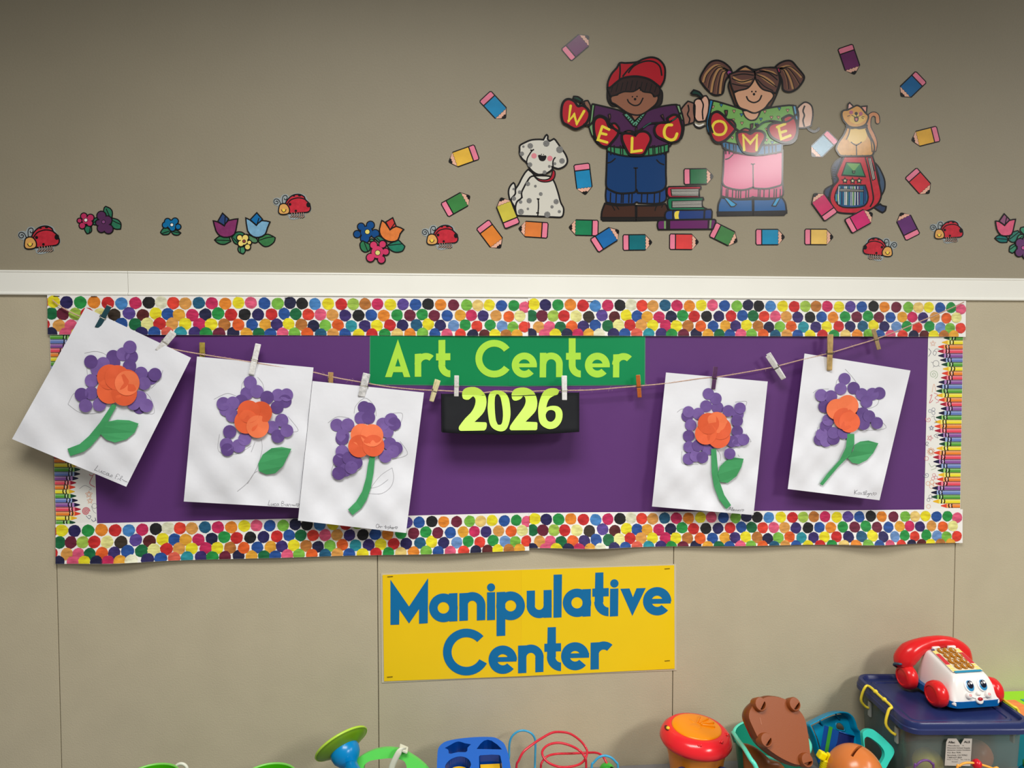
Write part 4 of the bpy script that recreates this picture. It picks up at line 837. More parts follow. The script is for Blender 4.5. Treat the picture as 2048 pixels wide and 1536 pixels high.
apple(r_, '818,1025 850,1005 920,1010 970,1030 1012,990 1080,985 1130,1020 1146,1080 1110,1160 1060,1245 960,1252 900,1240 850,1150 822,1080', q1, 13, [(0, '935,1058 930,1215 1042,1200')], 5.4)
region('apple', q1('850,990 890,975 945,985 955,1012 890,1008'), (176, 40, 48), r_, 12, 3.2)
apple(r_, '1188,960 1220,900 1290,880 1350,880 1335,835 1400,795 1460,810 1490,880 1505,970 1470,1080 1390,1108 1280,1072 1210,1030', q1, 12, [(1, '1385,910 1330,915 1300,975 1312,1045 1370,1080 1420,1065 1445,1010')], 5.8)
f = Flat()
for l in ('355,640 400,690 440,760', '380,900 440,915 480,880 500,840 560,800 640,830 690,900 750,970 800,995 860,1000 960,995 1050,950 1120,900 1220,885 1330,885 1420,840 1490,770'): f.line(curve(q1(l)), 3.6, 0.0036, 0)
for l in ('1060,942 1120,900 1150,885', '1390,860 1440,825'): f.line(curve(q1(l)), 1.8, 0.00368, 1)
f.build('garland_string', [INK, mat((30, 92, 78), 1.12, 0.5, **GLOSS)], r_)
region('ribbon_end', q1('262,610 270,585 320,590 370,625 350,650 290,620'), (18, 62, 48), r_, 12, 2.8)
for t in ('665,790 685,785 690,820 678,860', '1262,800 1285,790 1295,830 1300,855', '975,940 990,935 985,970 970,985'): region('apple_stem', q1(t), (110, 60, 58), r_, 13, 1.6)
# -- girl -----------------------------------------------------------
g1 = cr(1360, 90, 0.17578); g4 = lambda t: g1(t, 227.6, 1137.8)
r_ = card('girl_cutout', g1('830,900')[0], 'girl cutout with brown pigtails, green sweater and pink pants holding apple letters', 'cutout')
PK = (206, 92, 132)
region('ribbed_cuffs', g4('250,440 940,430 945,560 900,602 760,606 615,596 600,590 585,600 460,616 320,600 243,580'), (190, 70, 112), r_, 0, 3, lines=[g4('%d,500 %d,605' % (x, x-4)) for x in (300, 318, 372, 412, 440, 465, 525, 555, 665, 685, 730, 790, 845, 870, 915)], lw=2.0)
for t, s_, l_ in (('240,600 420,622 597,618 600,775 203,775 208,680', '195,762 602,758 602,800 200,806', '275,600 312,602 415,675 390,700 352,702'), ('610,618 780,618 930,598 970,660 985,770 610,775', '606,758 988,750 955,800 606,800', '868,606 918,598 862,698 818,692')):
    region('shoe', g4(t), (16, 88, 148), r_, 1, 3); region('sole', g4(s_), (26, 22, 22), r_, 2, 2, sm=2); region('shoelace', g4(l_), (40, 146, 196), r_, 3, 1.8, sm=0)
region('pants', g4('272,60 940,60 938,300 932,440 880,470 760,497 620,492 605,475 590,487 480,512 340,492 260,440 265,300'), PK, r_, 3, 3, lines=[g4('603,212 606,480'), g4('580,212 600,222 624,212'), g4('285,165 330,150 375,108')], lw=2.0)
region('hair_back', g1('562,420 640,300 740,240 840,280 960,260 1090,260 1130,330 1142,430 1092,580 1030,705 660,705 592,600 552,480'), (92, 62, 44), r_, 4, 2.8)
TN = (170, 128, 84); DB = (98, 64, 56)
def pigtail(root, pts, fan, ctr):
    region('pigtail', g1(pts), DB, root, 5, 3.2)
    f = Flat(); m_ = [mat(TN, 1.12, 0.5, **GLOSS), INK]
    for i, e in enumerate(fan):
        f.line(curve([g1(ctr)[0]]+g1(e)), 4.4 if i % 2 == 0 else 0.5, 0.00182, 0)
        f.line([(x+3.2, y+0.6) for x, y in curve([g1(ctr)[0]]+g1(e))], 1.5, 0.0019, 1)
    f.build('hair_strands', m_, root)
pigtail(r_, '228,385 270,290 340,200 420,175 500,200 570,260 592,310 540,370 510,430 490,540 440,570 380,565 320,520 260,450', ['420,230 300,320 262,425', '430,250 340,350 305,485', '445,275 380,400 355,540', '470,300 430,410 410,555', '500,310 470,420 455,555'], '560,300')
pigtail(r_, '1085,250 1130,210 1200,180 1270,185 1330,250 1410,350 1400,410 1340,490 1270,530 1210,530 1170,500 1160,400 1118,310', ['1230,240 1320,300 1385,370', '1210,260 1290,350 1350,450', '1190,275 1250,380 1285,500', '1170,290 1210,400 1220,500'], '1125,270')
region('scrunchie', g1('530,310 555,285 590,300 580,340 545,345'), (150, 70, 130), r_, 7, 1.8); region('scrunchie', g1('1105,265 1130,262 1142,310 1120,315'), (190, 40, 90), r_, 7, 1.8)
region('left_hand', g1('155,740 165,640 200,612 240,620 262,585 300,578 328,630 328,740 290,860 210,872 170,832'), (214, 168, 146), r_, 5, 2.6, lines=[g1('240,620 265,680 255,760 262,850')], lw=2.4)
region('right_hand', g1('1325,740 1400,660 1450,655 1500,700 1512,800 1490,920 1420,942 1345,942 1330,850'), (216, 178, 158), r_, 5, 2.6, lines=[g1('1420,690 1400,750 1415,800 1400,860 1415,930')], lw=2.6)
region('sweater', g1('340,628 430,645 640,710 720,745 760,820 810,852 860,848 900,790 930,738 1100,702 1290,688 1345,760 1345,900 1325,1060 1250,1122 1000,1137 700,1142 500,1105 345,1022 312,900'), (112, 166, 84), r_, 6, 3.0, sm=3)
f = Flat(); hm = [mat((206, 150, 130), 1.12, 0.5, **GLOSS), mat((40, 120, 165), 1.12, 0.5, **GLOSS), INK]
for i, (x, y) in enumerate(((470, 685), (375, 705), (615, 755), (700, 795), (605, 855), (705, 890), (920, 845), (965, 760), (1040, 825), (1130, 725), (1225, 745), (1120, 825), (870, 905), (595, 1055), (985, 1080), (1050, 1110), (985, 960))):
    c = g1('%d,%d' % (x, y))[0]; hp = [(c[0]-3.2, c[1]-2.4), (c[0]-1.4, c[1]-3.2), (c[0], c[1]-1.6), (c[0]+1.8, c[1]-3.2), (c[0]+3.2, c[1]-2), (c[0], c[1]+3.6)]
    f.fill(hp, 0.00205, 1 if i % 3 == 0 else 0); f.line(hp, 0.9, 0.0021, 2, closed=True)
f.build('printed_hearts', hm, r_)
region('ribbed_hem', g1('478,1092 700,1140 1000,1142 1165,1118 1158,1212 950,1250 780,1250 600,1212 490,1165'), (36, 104, 150), r_, 7, 2.8, lines=[g1('%d,1120 %d,1240' % (x, x+3)) for x in (520, 560, 610, 635, 960, 1010, 1050, 1090)], lw=2.0, sm=2)
region('cuff', g1('340,622 378,632 335,820 320,900 348,1020 318,995 300,890 322,760'), (24, 122, 168), r_, 7, 2.2, sm=2); region('cuff', g1('1282,690 1318,690 1345,850 1318,862 1300,780'), (90, 150, 190), r_, 7, 2.2, sm=2)
region('neckline', g1('715,750 760,748 830,775 905,752 892,805 860,845 800,856 742,815'), (212, 162, 132), r_, 8, 2.2)
region('face', g1('612,545 680,512 760,480 810,430 850,365 885,440 940,502 1030,530 1065,570 1052,610 1010,660 960,722 880,767 830,772 760,742 680,710 640,640'), (208, 158, 126), r_, 9, 2.6, lines=[g1('755,582 780,630 840,655 900,630 930,570')], lw=2.4)
f = Flat()
for x, y, a in ((818, 530, 10), (862, 530, 10), (842, 560, 15)): f.disc(g1('%d,%d' % (x, y))[0], a*0.17578, yf, 0, 12)
f.build('eyes', INK, r_)
def fringe(pts, tan, ln): 
    region('fringe', g1(pts), DB, r_, 10, 2.6, lines=[g1(l) for l in ln], lw=1.8, extra=[((176, 132, 86), [smooth(g1(t), 3) for t in tan])])
fringe('562,330 640,300 740,240 840,300 855,345 830,420 770,490 680,515 610,532 582,460', ['600,350 700,400 820,380 810,420 700,440 620,400', '660,290 750,255 830,290 740,285'], ['570,335 680,300 840,310', '600,350 720,330 840,345', '590,380 700,420 830,385', '590,440 680,460 780,470'])
fringe('850,300 950,258 1100,262 1122,330 1132,420 1092,545 1020,527 940,502 890,440 858,370', ['870,330 960,350 1060,420 1090,480 1000,430', '930,275 1060,300 1110,350 1010,310'], ['860,320 980,300 1110,350', '865,335 960,380 1100,480', '880,390 960,470 1060,520', '900,290 1010,320 1110,400'])
apple(r_, '343,830 370,780 420,760 480,790 535,850 590,900 632,955 600,1000 520,1080 440,1112 380,1082 345,1000 338,900', g1, 12, [(1, '445,865 395,885 368,945 395,1005 445,1022 500,1005 525,945 500,885 450,865')], 5.2)
region('apple', g1('540,850 590,855 630,905 628,950 570,900'), (150, 26, 40), r_, 11, 3.4)
apple(r_, '648,1000 700,985 760,990 800,1010 850,980 920,980 962,1010 967,1060 930,1130 880,1222 820,1238 730,1217 680,1140 652,1070', g1, 13, [(0, '730,1195 720,1030 800,1118 875,1030 870,1195')], 5.4)
region('apple', g1('690,975 740,948 800,965 770,990'), (180, 60, 66), r_, 12, 2.8)
apple(r_, '1003,950 1040,900 1110,885 1185,882 1170,835 1240,800 1300,830 1330,900 1332,1000 1290,1080 1200,1112 1100,1082 1030,1032', g1, 12, [(0, '1195,898 1105,935'), (0, '1120,930 1152,1070 1255,1030'), (0, '1135,1000 1205,978')], 5.4)
f = Flat(); f.line(curve(g1('375,1000 345,900 360,800 420,752 490,790 560,880 640,955 700,985 790,985 860,950 950,880 1050,862 1180,880 1260,850 1335,780')), 3.4, 0.0036, 0); f.line(curve(g1('900,915 960,875 1010,865')), 1.6, 0.00368, 1)
for t in ('1450,935 1475,965 1525,985 1565,968 1580,950',): f.line(curve(g1(t)), 5.2, 0.0012, 0, caps=True)
f.line(curve(g1('155,895 185,935 235,945 290,915')), 3.4, 0.0012, 0); f.line(curve(g1('170,900 215,920 270,900')), 3.0, 0.0011, 2)
f.build('garland_string', [INK, mat((30, 92, 78), 1.12, 0.5, **GLOSS), mat((225, 222, 215), 1.12, 0.5, **GLOSS)], r_)
region('ribbon_end', g1('125,548 155,512 220,535 262,588 245,604 200,570 145,562'), (16, 58, 48), r_, 12, 2.8)
for t in ('510,745 540,745 535,790 522,815', '805,900 830,895 825,940 805,955', '860,905 890,905 880,930'): region('apple_stem', g1(t), (120, 60, 58), r_, 13, 2.0)
# -- books ----------------------------------------------------------
r_ = card('book_stack_cutout', (1378, 416), 'cutout of four stacked books, red one on top, beside the boy shoes', 'books')
def pages(root, t, lay):
    p = cK(t); a, b, c, d = p
    region('pages', p, (228, 226, 216), root, lay, 1.6, sm=0, lines=[[(a[0]+(d[0]-a[0])*k, a[1]+(d[1]-a[1])*k), (b[0]+(c[0]-b[0])*k, b[1]+(c[1]-b[1])*k)] for k in (.2, .4, .6, .8)], lw=1.3)
region('purple_book', cK('1222,900 1245,857 1870,847 1888,870 1855,957 1235,962 1225,940'), (96, 28, 92), r_, 4, 2.6, sm=2, extra=[((110, 150, 92), [cK('1298,862 1318,862 1318,955 1298,955'), cK('1820,855 1840,855 1830,950 1812,950')]), ((24, 20, 18), [cK('1322,860 1368,860 1368,956 1322,956'), cK('1795,855 1812,855 1806,952 1792,952')])])
region('blue_book', cK('1310,790 1330,752 1390,742 1830,732 1845,760 1840,842 1335,852 1312,830'), (22, 54, 116), r_, 5, 2.6, sm=2, extra=[((222, 200, 70), [smooth(cK('1425,760 1475,745 1462,800 1470,850 1425,850 1415,800'))]), ((20, 24, 36), [cK('1388,748 1412,746 1410,848 1390,848'), cK('1748,738 1770,738 1764,842 1742,842')])])
region('green_book', cK('1340,690 1340,620 1370,600 1740,598 1748,618 1730,635 1735,700 1780,725 1770,738 1370,742'), (0, 108, 70), r_, 6, 2.6, sm=2); pages(r_, '1388,640 1730,632 1732,708 1388,712', 7)
region('red_book', cK('1333,550 1335,500 1352,475 1715,470 1718,492 1695,512 1700,580 1700,597 1365,598 1345,580'), (178, 38, 58), r_, 8, 2.6, sm=2); pages(r_, '1375,502 1696,500 1692,578 1385,576', 9)
# -- backpack and cat -----------------------------------------------
r_ = card('backpack_cutout', (1712, 370), 'red school backpack cutout with green pocket and striped pocket, under the cat', 'backpack')
region('strap', cL('1620,140 1545,185 1500,270 1512,380 1520,450 1430,500 1415,560 1465,610 1500,480 1575,400 1555,330 1590,230'), (40, 58, 86), r_, 0, 2.6, lines=[cL('%d,%d %d,%d' % (1505-8*(i > 3), 250+i*26, 1545, 255+i*26)) for i in range(6)])
region('strap', cL('1990,200 2040,260 2098,390 2100,500 2060,580 2020,500 2040,400'), (62, 84, 110), r_, 0, 2.6)
region('strap', cM('120,220 210,180 235,200 283,212 272,262 238,290 200,272'), (38, 54, 84), r_, 0, 2.8)
region('bag', cL('1640,130 1960,120 1990,220 2030,400 2062,560 2040,645 1990,700 1920,742 1800,777 1640,777 1548,752 1488,660 1478,580 1510,480 1572,400 1552,335'), (188, 36, 52), r_, 1, 3.0, lines=[cL('1880,140 1920,300 1958,500 1972,620 1935,705'), cL('1955,200 1985,300')], lw=2.4, noise=0.1)
region('zipper', cL('1912,148 1945,146 1995,385 1965,402'), (206, 200, 190), r_, 2, 1.4, sm=0, lines=[cL('1928,150 1980,392')], lw=1.2)
region('pocket', cL('1665,200 1825,206 1882,362 1614,346'), (34, 122, 82), r_, 2, 1.8, sm=0, lines=[cL('1620,340 1750,350 1876,358')], extra=[((112, 166, 92), [cL('1665,202 1825,207 1750,300')])])
region('pocket_button', cL('1735,295 1765,295 1760,320 1740,320'), (90, 120, 90), r_, 4, 1.2)
for x, y in ((1650, 405), (1737, 408), (1811, 407)):
    c = cL('%d,%d' % (x, y))[0]
    region('star', [(c[0]+(5.4 if i % 2 == 0 else 2.5)*math.sin(i*math.pi/5), c[1]-(5.4 if i % 2 == 0 else 2.5)*math.cos(i*math.pi/5)) for i in range(10)], (232, 222, 180), r_, 3, 1.8, sm=0)
sp = cL('1585,455 1880,458 1915,590 1870,690 1720,713 1590,692 1533,590')
region('striped_pocket', sp, (30, 76, 126), r_, 2, 2.4, sm=3)
f = Flat(); ms = [mat(c, 1.12, 0.5, **GLOSS) for c in ((30, 120, 150), (225, 225, 215), (110, 40, 80), (24, 36, 80), (110, 160, 80), (60, 150, 190))]
rs = random.Random(5)
for i in range(22):
    x = 1548+i*16.5; t0 = 470 if 1575 < x < 1885 else 560; t1 = 690-abs(x-1725)*0.10 if 1580 < x < 1870 else 640
    f.line(curve(cL('%f,%f %f,%f %f,%f' % (x, t0, x+rs.uniform(-4, 4), (t0+t1)/2, x, t1))), rs.uniform(.9, 2.2), 0.0013, rs.randrange(6))
f.build('pocket_stripes', ms, r_)
region('zipper', cL('1590,498 1862,510 1860,532 1588,526'), (196, 196, 190), r_, 4, 1.2, sm=0, lines=[cL('1595,512 1855,521')], lw=1.2)
CT = (206, 150, 76)
r_ = card('cat_cutout', (1715, 262), 'orange smiling cat cutout with curled tail, sitting on the backpack', 'cat')
f = Flat(); tl_ = curve(cH('950,830 962,740 930,640 885,550 880,470 895,400 940,372 985,395 995,470'), 6)
f.line(tl_, 10, 0.0009, 0, caps=True); f.line(tl_, 6.6, 0.00098, 1, caps=True); f.build('tail', [INK, mat((196, 130, 84), 1.12, 0.5, **GLOSS)], r_)
region('body', cH('600,540 850,530 882,620 932,720 952,800 932,890 880,908 530,908 478,850 465,810 490,740 560,640'), CT, r_, 6, 3.0, lines=[cH('640,560 620,640 590,700'), cH('840,560 870,640 910,720 925,860'), cH('650,728 720,770 790,728'), cH('722,770 725,900'), cH('580,895 582,905'), cH('655,895 655,905'), cH('800,895 800,905'), cH('875,895 875,905')], lw=1.8, noise=0.08, extra=[((222, 186, 100), [smooth(cH('640,560 830,560 860,640 820,720 720,750 630,720 610,650'))])])
region('collar', cH('588,485 640,530 740,545 862,515 858,540 820,552 760,560 710,552 660,558 600,540'), (52, 48, 56), r_, 7, 1.6)
region('ear', cH('608,330 615,250 635,226 675,265 690,300'), (226, 176, 164), r_, 7, 2.4, sm=0); region('ear', cH('775,300 790,275 858,270 850,350 835,380'), (220, 150, 136), r_, 7, 2.4, sm=0)
region('head', cH('537,355 560,325 612,318 690,278 730,262 780,285 840,360 875,395 866,450 830,510 740,542 640,532 570,470 540,410'), CT, r_, 8, 2.8, noise=0.08, extra=[((216, 180, 92), [smooth(cH('640,420 720,350 820,400 840,440 740,500 650,470'))])], lines=[cH('660,385 720,415 722,380'), cH('722,412 790,385'), cH('640,390 605,400'), cH('790,400 825,410'), cH('785,415 815,432')], lw=1.1)
f = Flat(); f.disc(cH('720,365')[0], 3.2, 0.0026, 0); f.build('nose', INK, r_)
f = Flat(); f.disc(cH('655,350')[0], 3.8, 0.0026, 0); f.disc(cH('778,368')[0], 3.8, 0.0026, 0); f.build('cheeks', mat((170, 88, 116), 1.12, 0.5, **GLOSS), r_)
region('tongue', cH('700,418 745,418 740,455 722,466 705,455'), (196, 112, 120), r_, 10, 1.6)
# ================================================================== toys on the shelf
def plast(rgb, k=1.0, rough=0.28, **a): return mat(rgb, k, rough, **a)
def onplane(p, C, n):
    d = ray(p); return CAM+d*((C-CAM).dot(n)/d.dot(n))
def facing(a=0.6, side=0.0): return (-FW*math.sqrt(max(0, 1-a*a-side*side))+UP*a+RT*side).normalized()
def slab(name, pts, C, n, thick, m, parent, holes=(), wall=None, world=None, smooth_=False):
    loops = [[onplane(p, C, n) for p in l] for l in [list(pts)]+[list(h) for h in holes]]
    if world: loops = world
    F3 = frame(n); inv = F3.transposed()
    flat = [q for l in loops for q in l]; N = len(flat)
    T = tessellate_polygon([[Vector(((inv@q).x, (inv@q).y, 0)) for q in l] for l in loops])
    vs_ = flat+[q-n*thick for q in flat]; fs = []; mi = []
    for t in T:
        a, b, c = (flat[i] for i in t)
        if (b-a).cross(c-a).dot(n) < 0: t = (t[0], t[2], t[1])
        fs.append(tuple(t)); mi.append(0); fs.append(tuple(N+i for i in reversed(t))); mi.append(0)
    i0 = 0
    for li, l in enumerate(loops):
        k = len(l)
        for i in range(k):
            j = (i+1) % k; fs.append((i0+i, i0+j, N+i0+j, N+i0+i)); mi.append(1 if (wall and li) else 0)
        i0 += k
    bm = bmesh.new(); V = [bm.verts.new(v) for v in vs_]
    for f_, k in zip(fs, mi): 
        try: q = bm.faces.new([V[i] for i in f_]); q.material_index = k
        except ValueError: pass
    bmesh.ops.recalc_face_normals(bm, faces=bm.faces)
    return bm_obj(name, bm, [m]+([wall] if wall else []), parent, smooth=smooth_)
def rr(w, d, r, n=6):
    out = []
    for sx, sy, a0 in ((1, 1, 0), (-1, 1, 90), (-1, -1, 180), (1, -1, 270)):
        for i in range(n+1):
            a = math.radians(a0+90*i/n); out.append((sx*(w/2-r)+r*math.cos(a), sy*(d/2-r)+r*math.sin(a)))
    return out
def rr_loft(name, c, rings, m, parent, cap0=True, cap1=True, rot=0.0, sm=True):
    """rings: (width, depth, corner radius, z)"""
    bm = bmesh.new(); R_ = []; cs, sn = math.cos(rot), math.sin(rot)
    for w, d, r, z in rings: R_.append([bm.verts.new((c[0]+x*cs-y*sn, c[1]+x*sn+y*cs, z)) for x, y in rr(w, d, r)])
    for a, b in zip(R_, R_[1:]):
        k = len(a)
        for i in range(k): bm.faces.new((a[i], a[(i+1) % k], b[(i+1) % k], b[i]))
    if cap0: bm.faces.new(R_[0][::-1])
    if cap1: bm.faces.new(R_[-1])
    bmesh.ops.recalc_face_normals(bm, faces=bm.faces)
    o = bm_obj(name, bm, m, parent, smooth=sm)
    if sm:
        o.modifiers.new('split', 'EDGE_SPLIT').split_angle = math.radians(35)
    return o
def sphere_bm(c, r, sc=(1, 1, 1), seg=24, bm=None, rot=None):
    bm = bm or bmesh.new(); M = Matrix.Translation(c) @ (rot.to_4x4() if rot else Matrix()) @ Matrix.Diagonal((*sc, 1))
    bmesh.ops.create_uvsphere(bm, u_segments=seg, v_segments=seg//2+2, radius=r, matrix=M); return bm
# -- storage box ----------------------------------------------------
ZL = ZC-0.6576; BX, BY = 0.926, -0.122; BW, BD = 0.234, 0.206
NAVY = plast((36, 48, 98), 0.95, 0.30, bump=0.1, bscale=900)
box = thing('storage_box', (BX, BY, ZS), 'clear plastic storage box with navy lid and yellow wire latches under the toy telephone', 'box')
rr_loft('lid', (BX, BY), [(BW-.004, BD-.004, .026, ZL-.021), (BW, BD, .028, ZL-.020), (BW, BD, .028, ZL-.012), (BW-.003, BD-.003, .027, ZL-.0105), (BW-.004, BD-.004, .027, ZL-.003), (BW-.008, BD-.008, .025, ZL), (BW-.020, BD-.020, .020, ZL), (BW-.024, BD-.024, .018, ZL-.003), (BW-.027, BD-.027, .017, ZL-.0068), (BW-.046, BD-.046, .012, ZL-.0075), (BW-.050, BD-.050, .011, ZL-.0058), (BW-.058, BD-.058, .009, ZL-.0058), (BW-.062, BD-.062, .008, ZL-.0075)], NAVY, box)
gm = bpy.data.materials.new('frosted_plastic'); gm.use_nodes = True; nt = gm.node_tree; pb = nt.nodes['Principled BSDF']
pb.inputs['Base Color'].default_value = (0.26, 0.31, 0.29, 1); pb.inputs['Roughness'].default_value = 0.22
tr = nt.nodes.new('ShaderNodeBsdfTransparent'); tr.inputs[0].default_value = (0.74, 0.80, 0.77, 1); mx = nt.nodes.new('ShaderNodeMixShader'); mx.inputs[0].default_value = 0.42
nt.links.new(tr.outputs[0], mx.inputs[1]); nt.links.new(pb.outputs[0], mx.inputs[2]); nt.links.new(mx.outputs[0], nt.nodes['Material Output'].inputs[0])
rr_loft('clear_body', (BX, BY), [(BW-.018, BD-.022, .022, ZL-.018), (BW-.020, BD-.024, .022, ZL-.03), (BW-.034, BD-.034, .018, ZS+.006), (BW-.040, BD-.040, .014, ZS+.001)], gm, box, cap0=False)
YLW = plast((238, 214, 60), 1.0, 0.3)
def latch(sgn):
    x0 = BX+sgn*(BW/2); o = sgn*0.004
    ya, yb_ = BY+0.045, BY-0.052
    pts = [(x0-sgn*.0065, ya, ZL-.045), (x0+sgn*.002, ya, ZL-.040), (x0+sgn*.010, ya-.002, ZL-.026), (x0+o, ya-.004, ZL-.002), (x0-sgn*.003, ya-.008, ZL+.003), (x0-sgn*.003, (ya+yb_)/2, ZL+.003), (x0-sgn*.003, yb_+.008, ZL+.003), (x0+o, yb_+.004, ZL-.002), (x0+sgn*.010, yb_+.002, ZL-.026), (x0+sgn*.002, yb_, ZL-.040), (x0-sgn*.006, yb_-.004, ZL-.045)]
    bm = tube_bm(cat_rom(pts, 4), 0.0026, 8)
    for y in (ya-.03, ya-.062): sphere_bm((x0-sgn*.004, y, ZL+.003), 0.0044, (1, 1.2, .9), 12, bm)
    bm_obj('latch', bm, YLW, box, smooth=True)
    for y in (ya-.001, yb_-.002): bevel(bm_obj('latch_clip', box_bm((x0-sgn*.0085, y, ZL-.046), (.004, .010, .030)), plast((150, 152, 148), 1.0, 0.35), box), 0.001)
latch(-1); latch(1)
# printed maker's card behind the front wall
YF = BY-BD/2+0.009
cq = cr(1889, 1460, 0.04948)
lab = Flat(); yl = -(YF-0.0035)
lab.fill(cq('330,375 660,365 820,610 960,350 1262,345 1190,1450 205,1475 265,530'), yl, 0, thick=0.0006)
cardo = lab.build('paper_label', mat((196, 190, 182), 0.9, 0.5), box)
def text(parent, s, p0, p1, h, y, m, bold=0.0):
    """flat lettering from pixel p0 (baseline start) to p1, scaled to fit"""
    cu = bpy.data.curves.new('lettering', 'FONT'); cu.body = s; cu.size = 1.0; cu.offset = bold; cu.resolution_u = 3
    o = bpy.data.objects.new('lettering', cu); COL.objects.link(o); bpy.context.view_layer.update()
    me = bpy.data.meshes.new_from_object(o.evaluated_get(bpy.context.evaluated_depsgraph_get())); bpy.data.objects.remove(o); bpy.data.curves.remove(cu)
    me.name = 'lettering'
    A_, B_ = at(p0, -y), at(p1, -y); X = (B_-A_); w = max(v.co.x for v in me.vertices); hh = h*PX*(D-y)/D
    Z = Vector((-X.z, 0, X.x)).normalized(); org = wl(parent)
    for v in me.vertices:
        q = A_+X*(v.co.x/w)+Z*(v.co.y/0.72*hh); v.co = q-org
    me.materials.append(m); o = bpy.data.objects.new('lettering', me); COL.objects.link(o); o.parent = parent; WL[o.name] = org
    return o
TX = mat((40, 38, 38), 1.0, 0.5)
for s, a, b, h, bo in (('Allac', '345,560', '600,555', 4.6, .03), ('ALS', '950,525', '1180,520', 4.6, .03), ('Manufactu', '320,685', '770,670', 3.0, 0), ('by', '890,650', '950,645', 2.4, 0), ('Discount School Supply', '300,780', '1185,750', 3.2, 0), ('Brainpower meeting Foundation', '310,860', '1195,825', 2.0, .02), ('P.O. Box 7636,', '305,975', '835,945', 3.2, 0), ('Spreckels, CA 93962', '300,1075', '1075,1045', 3.2, 0), ('1-800-627-2829', '300,1170', '865,1150', 3.2, 0), ('Made in China    No. 3 & Up', '290,1240', '1170,1205', 1.8, 0), ('Printed', '480,1330', '700,1315', 2.2, 0)):
    text(box, s, cq(a)[0], cq(b)[0], h, yl+0.0003, TX, bo)
box.rotation_euler = (0, 0, math.radians(-4))
# what shows blurred through the walls
def ball(p, y, r, rgb, label):
    c = at(p, y); o = bm_obj('toy_ball', sphere_bm(c, r, seg=20), plast(rgb, 1.0, 0.35), None, True, origin=c); tag(o, label, 'ball', 'toys inside the clear storage box'); return o
zb = ZS+0.003
def ballz(x, y, r, rgb, label, z=None):
    c = Vector((x, y, (z if z else zb+r))); o = bm_obj('toy_ball', sphere_bm(c, r, seg=20), plast(rgb, 1.0, 0.35), None, True, origin=c); tag(o, label, 'ball', 'toys inside the clear storage box')
def block(x, y, z, s, rgb, label, rot=0.3):
    o = bm_obj('toy_block', box_bm((x, y, z), s, Matrix.Rotation(rot, 3, 'Z')), plast(rgb, 1.0, 0.4), None, origin=(x, y, z)); bevel(o, 0.004, 2); tag(o, label, 'block', 'toys inside the clear storage box')
ballz(0.868, -0.180, 0.026, (216, 190, 60), 'yellow ball inside the clear box, behind the turquoise handle', ZC-0.752)
ballz(0.978, -0.162, 0.027, (226, 120, 70), 'orange ball inside the clear box, right of its paper label', ZC-0.752)
block(0.876, -0.162, zb+0.025, (0.05, 0.05, 0.05), (190, 170, 50), 'olive yellow block under the yellow ball in the clear box')
block(0.972, -0.160, zb+0.0255, (0.055, 0.05, 0.05), (40, 90, 70), 'dark green block under the orange ball in the clear box', 0.1)
block(0.925, -0.085, zb+0.040, (0.13, 0.07, 0.08), (44, 92, 74), 'big green block at the back of the clear box', 0.0)
block(0.905, -0.085, zb+0.080+0.024, (0.09, 0.06, 0.045), (130, 50, 58), 'dark red block lying on the big green block in the clear box', 0.15)
# -- toy telephone --------------------------------------------------
PZ = ZL-0.0052
ph = thing('toy_telephone', (0.966, -0.115, PZ), 'white toy telephone with red handset and red wheels standing on the navy lid', 'toy')
ya = math.radians(3); PF = Vector((math.sin(ya), -math.cos(ya), 0)); PS = Vector((math.cos(ya), math.sin(ya), 0)); PO = Vector((0.966, -0.115, PZ))
T = lambda s, f_, v: PO+PS*s+PF*f_+Vector((0, 0, v))
PWH = plast((238, 234, 230), 1.0, 0.25); PRED = plast((222, 34, 36), 1.0, 0.22); PBL = plast((0, 92, 160), 1.0, 0.3)
ST = [(-.058, .034, .026, .050), (-.055, .040, .031, .060), (-.046, .043, .034, .072), (-.036, .048, .038, .081), (-.032, .048, .0380, .0825), (.000, .050, .037, .0735), (.030, .051, .037, .0645), (.037, .052, .038, .0615), (.044, .052, .039, .054), (.050, .051, .040, .040), (.0550, .049, .040, .026), (.0572, .046, .036, .019), (.0560, .043, .034, .015)]
bm = bmesh.new(); RG = []
for f_, wb, wt, h in ST:
    cs = [(-wb, .008), (-wb, .016), (-(wb*.6+wt*.4), .016+(h-.016)*.55), (-wt, h-.006), (-wt+.004, h-.001), (-wt*.5, h), (0, h+.0003), (wt*.5, h), (wt-.004, h-.001), (wt, h-.006), ((wb*.6+wt*.4), .016+(h-.016)*.55), (wb, .016), (wb, .008)]
    RG.append([bm.verts.new(T(s, f_, min(v, h) if abs(s) < wb else min(v, h*0.9))) for s, v in cs])
for a, b in zip(RG, RG[1:]):
    for i in range(len(a)-1): bm.faces.new((a[i], a[i+1], b[i+1], b[i]))
    bm.faces.new((a[-1], a[0], b[0], b[-1]))
bm.faces.new(RG[0]); bm.faces.new(RG[-1][::-1]); bmesh.ops.recalc_face_normals(bm, faces=bm.faces)
body = bm_obj('body', bm, PWH, ph, True); sb = body.modifiers.new('sub', 'SUBSURF'); sb.levels = 1; sb.render_levels = 2
bm = bmesh.new(); pr = [(x, y) for x, y in rr(.112, .122, .020, 5)]
lo_ = [bm.verts.new(T(x, y-.003, .0075)) for x, y in pr]; hi_ = [bm.verts.new(T(x, y-.003, .0195 - (.0055*math.exp(-(x/.02)**2) if y > .03 else 0))) for x, y in pr]
for i in range(len(pr)): bm.faces.new((lo_[i], lo_[(i+1) % len(pr)], hi_[(i+1) % len(pr)], hi_[i]))
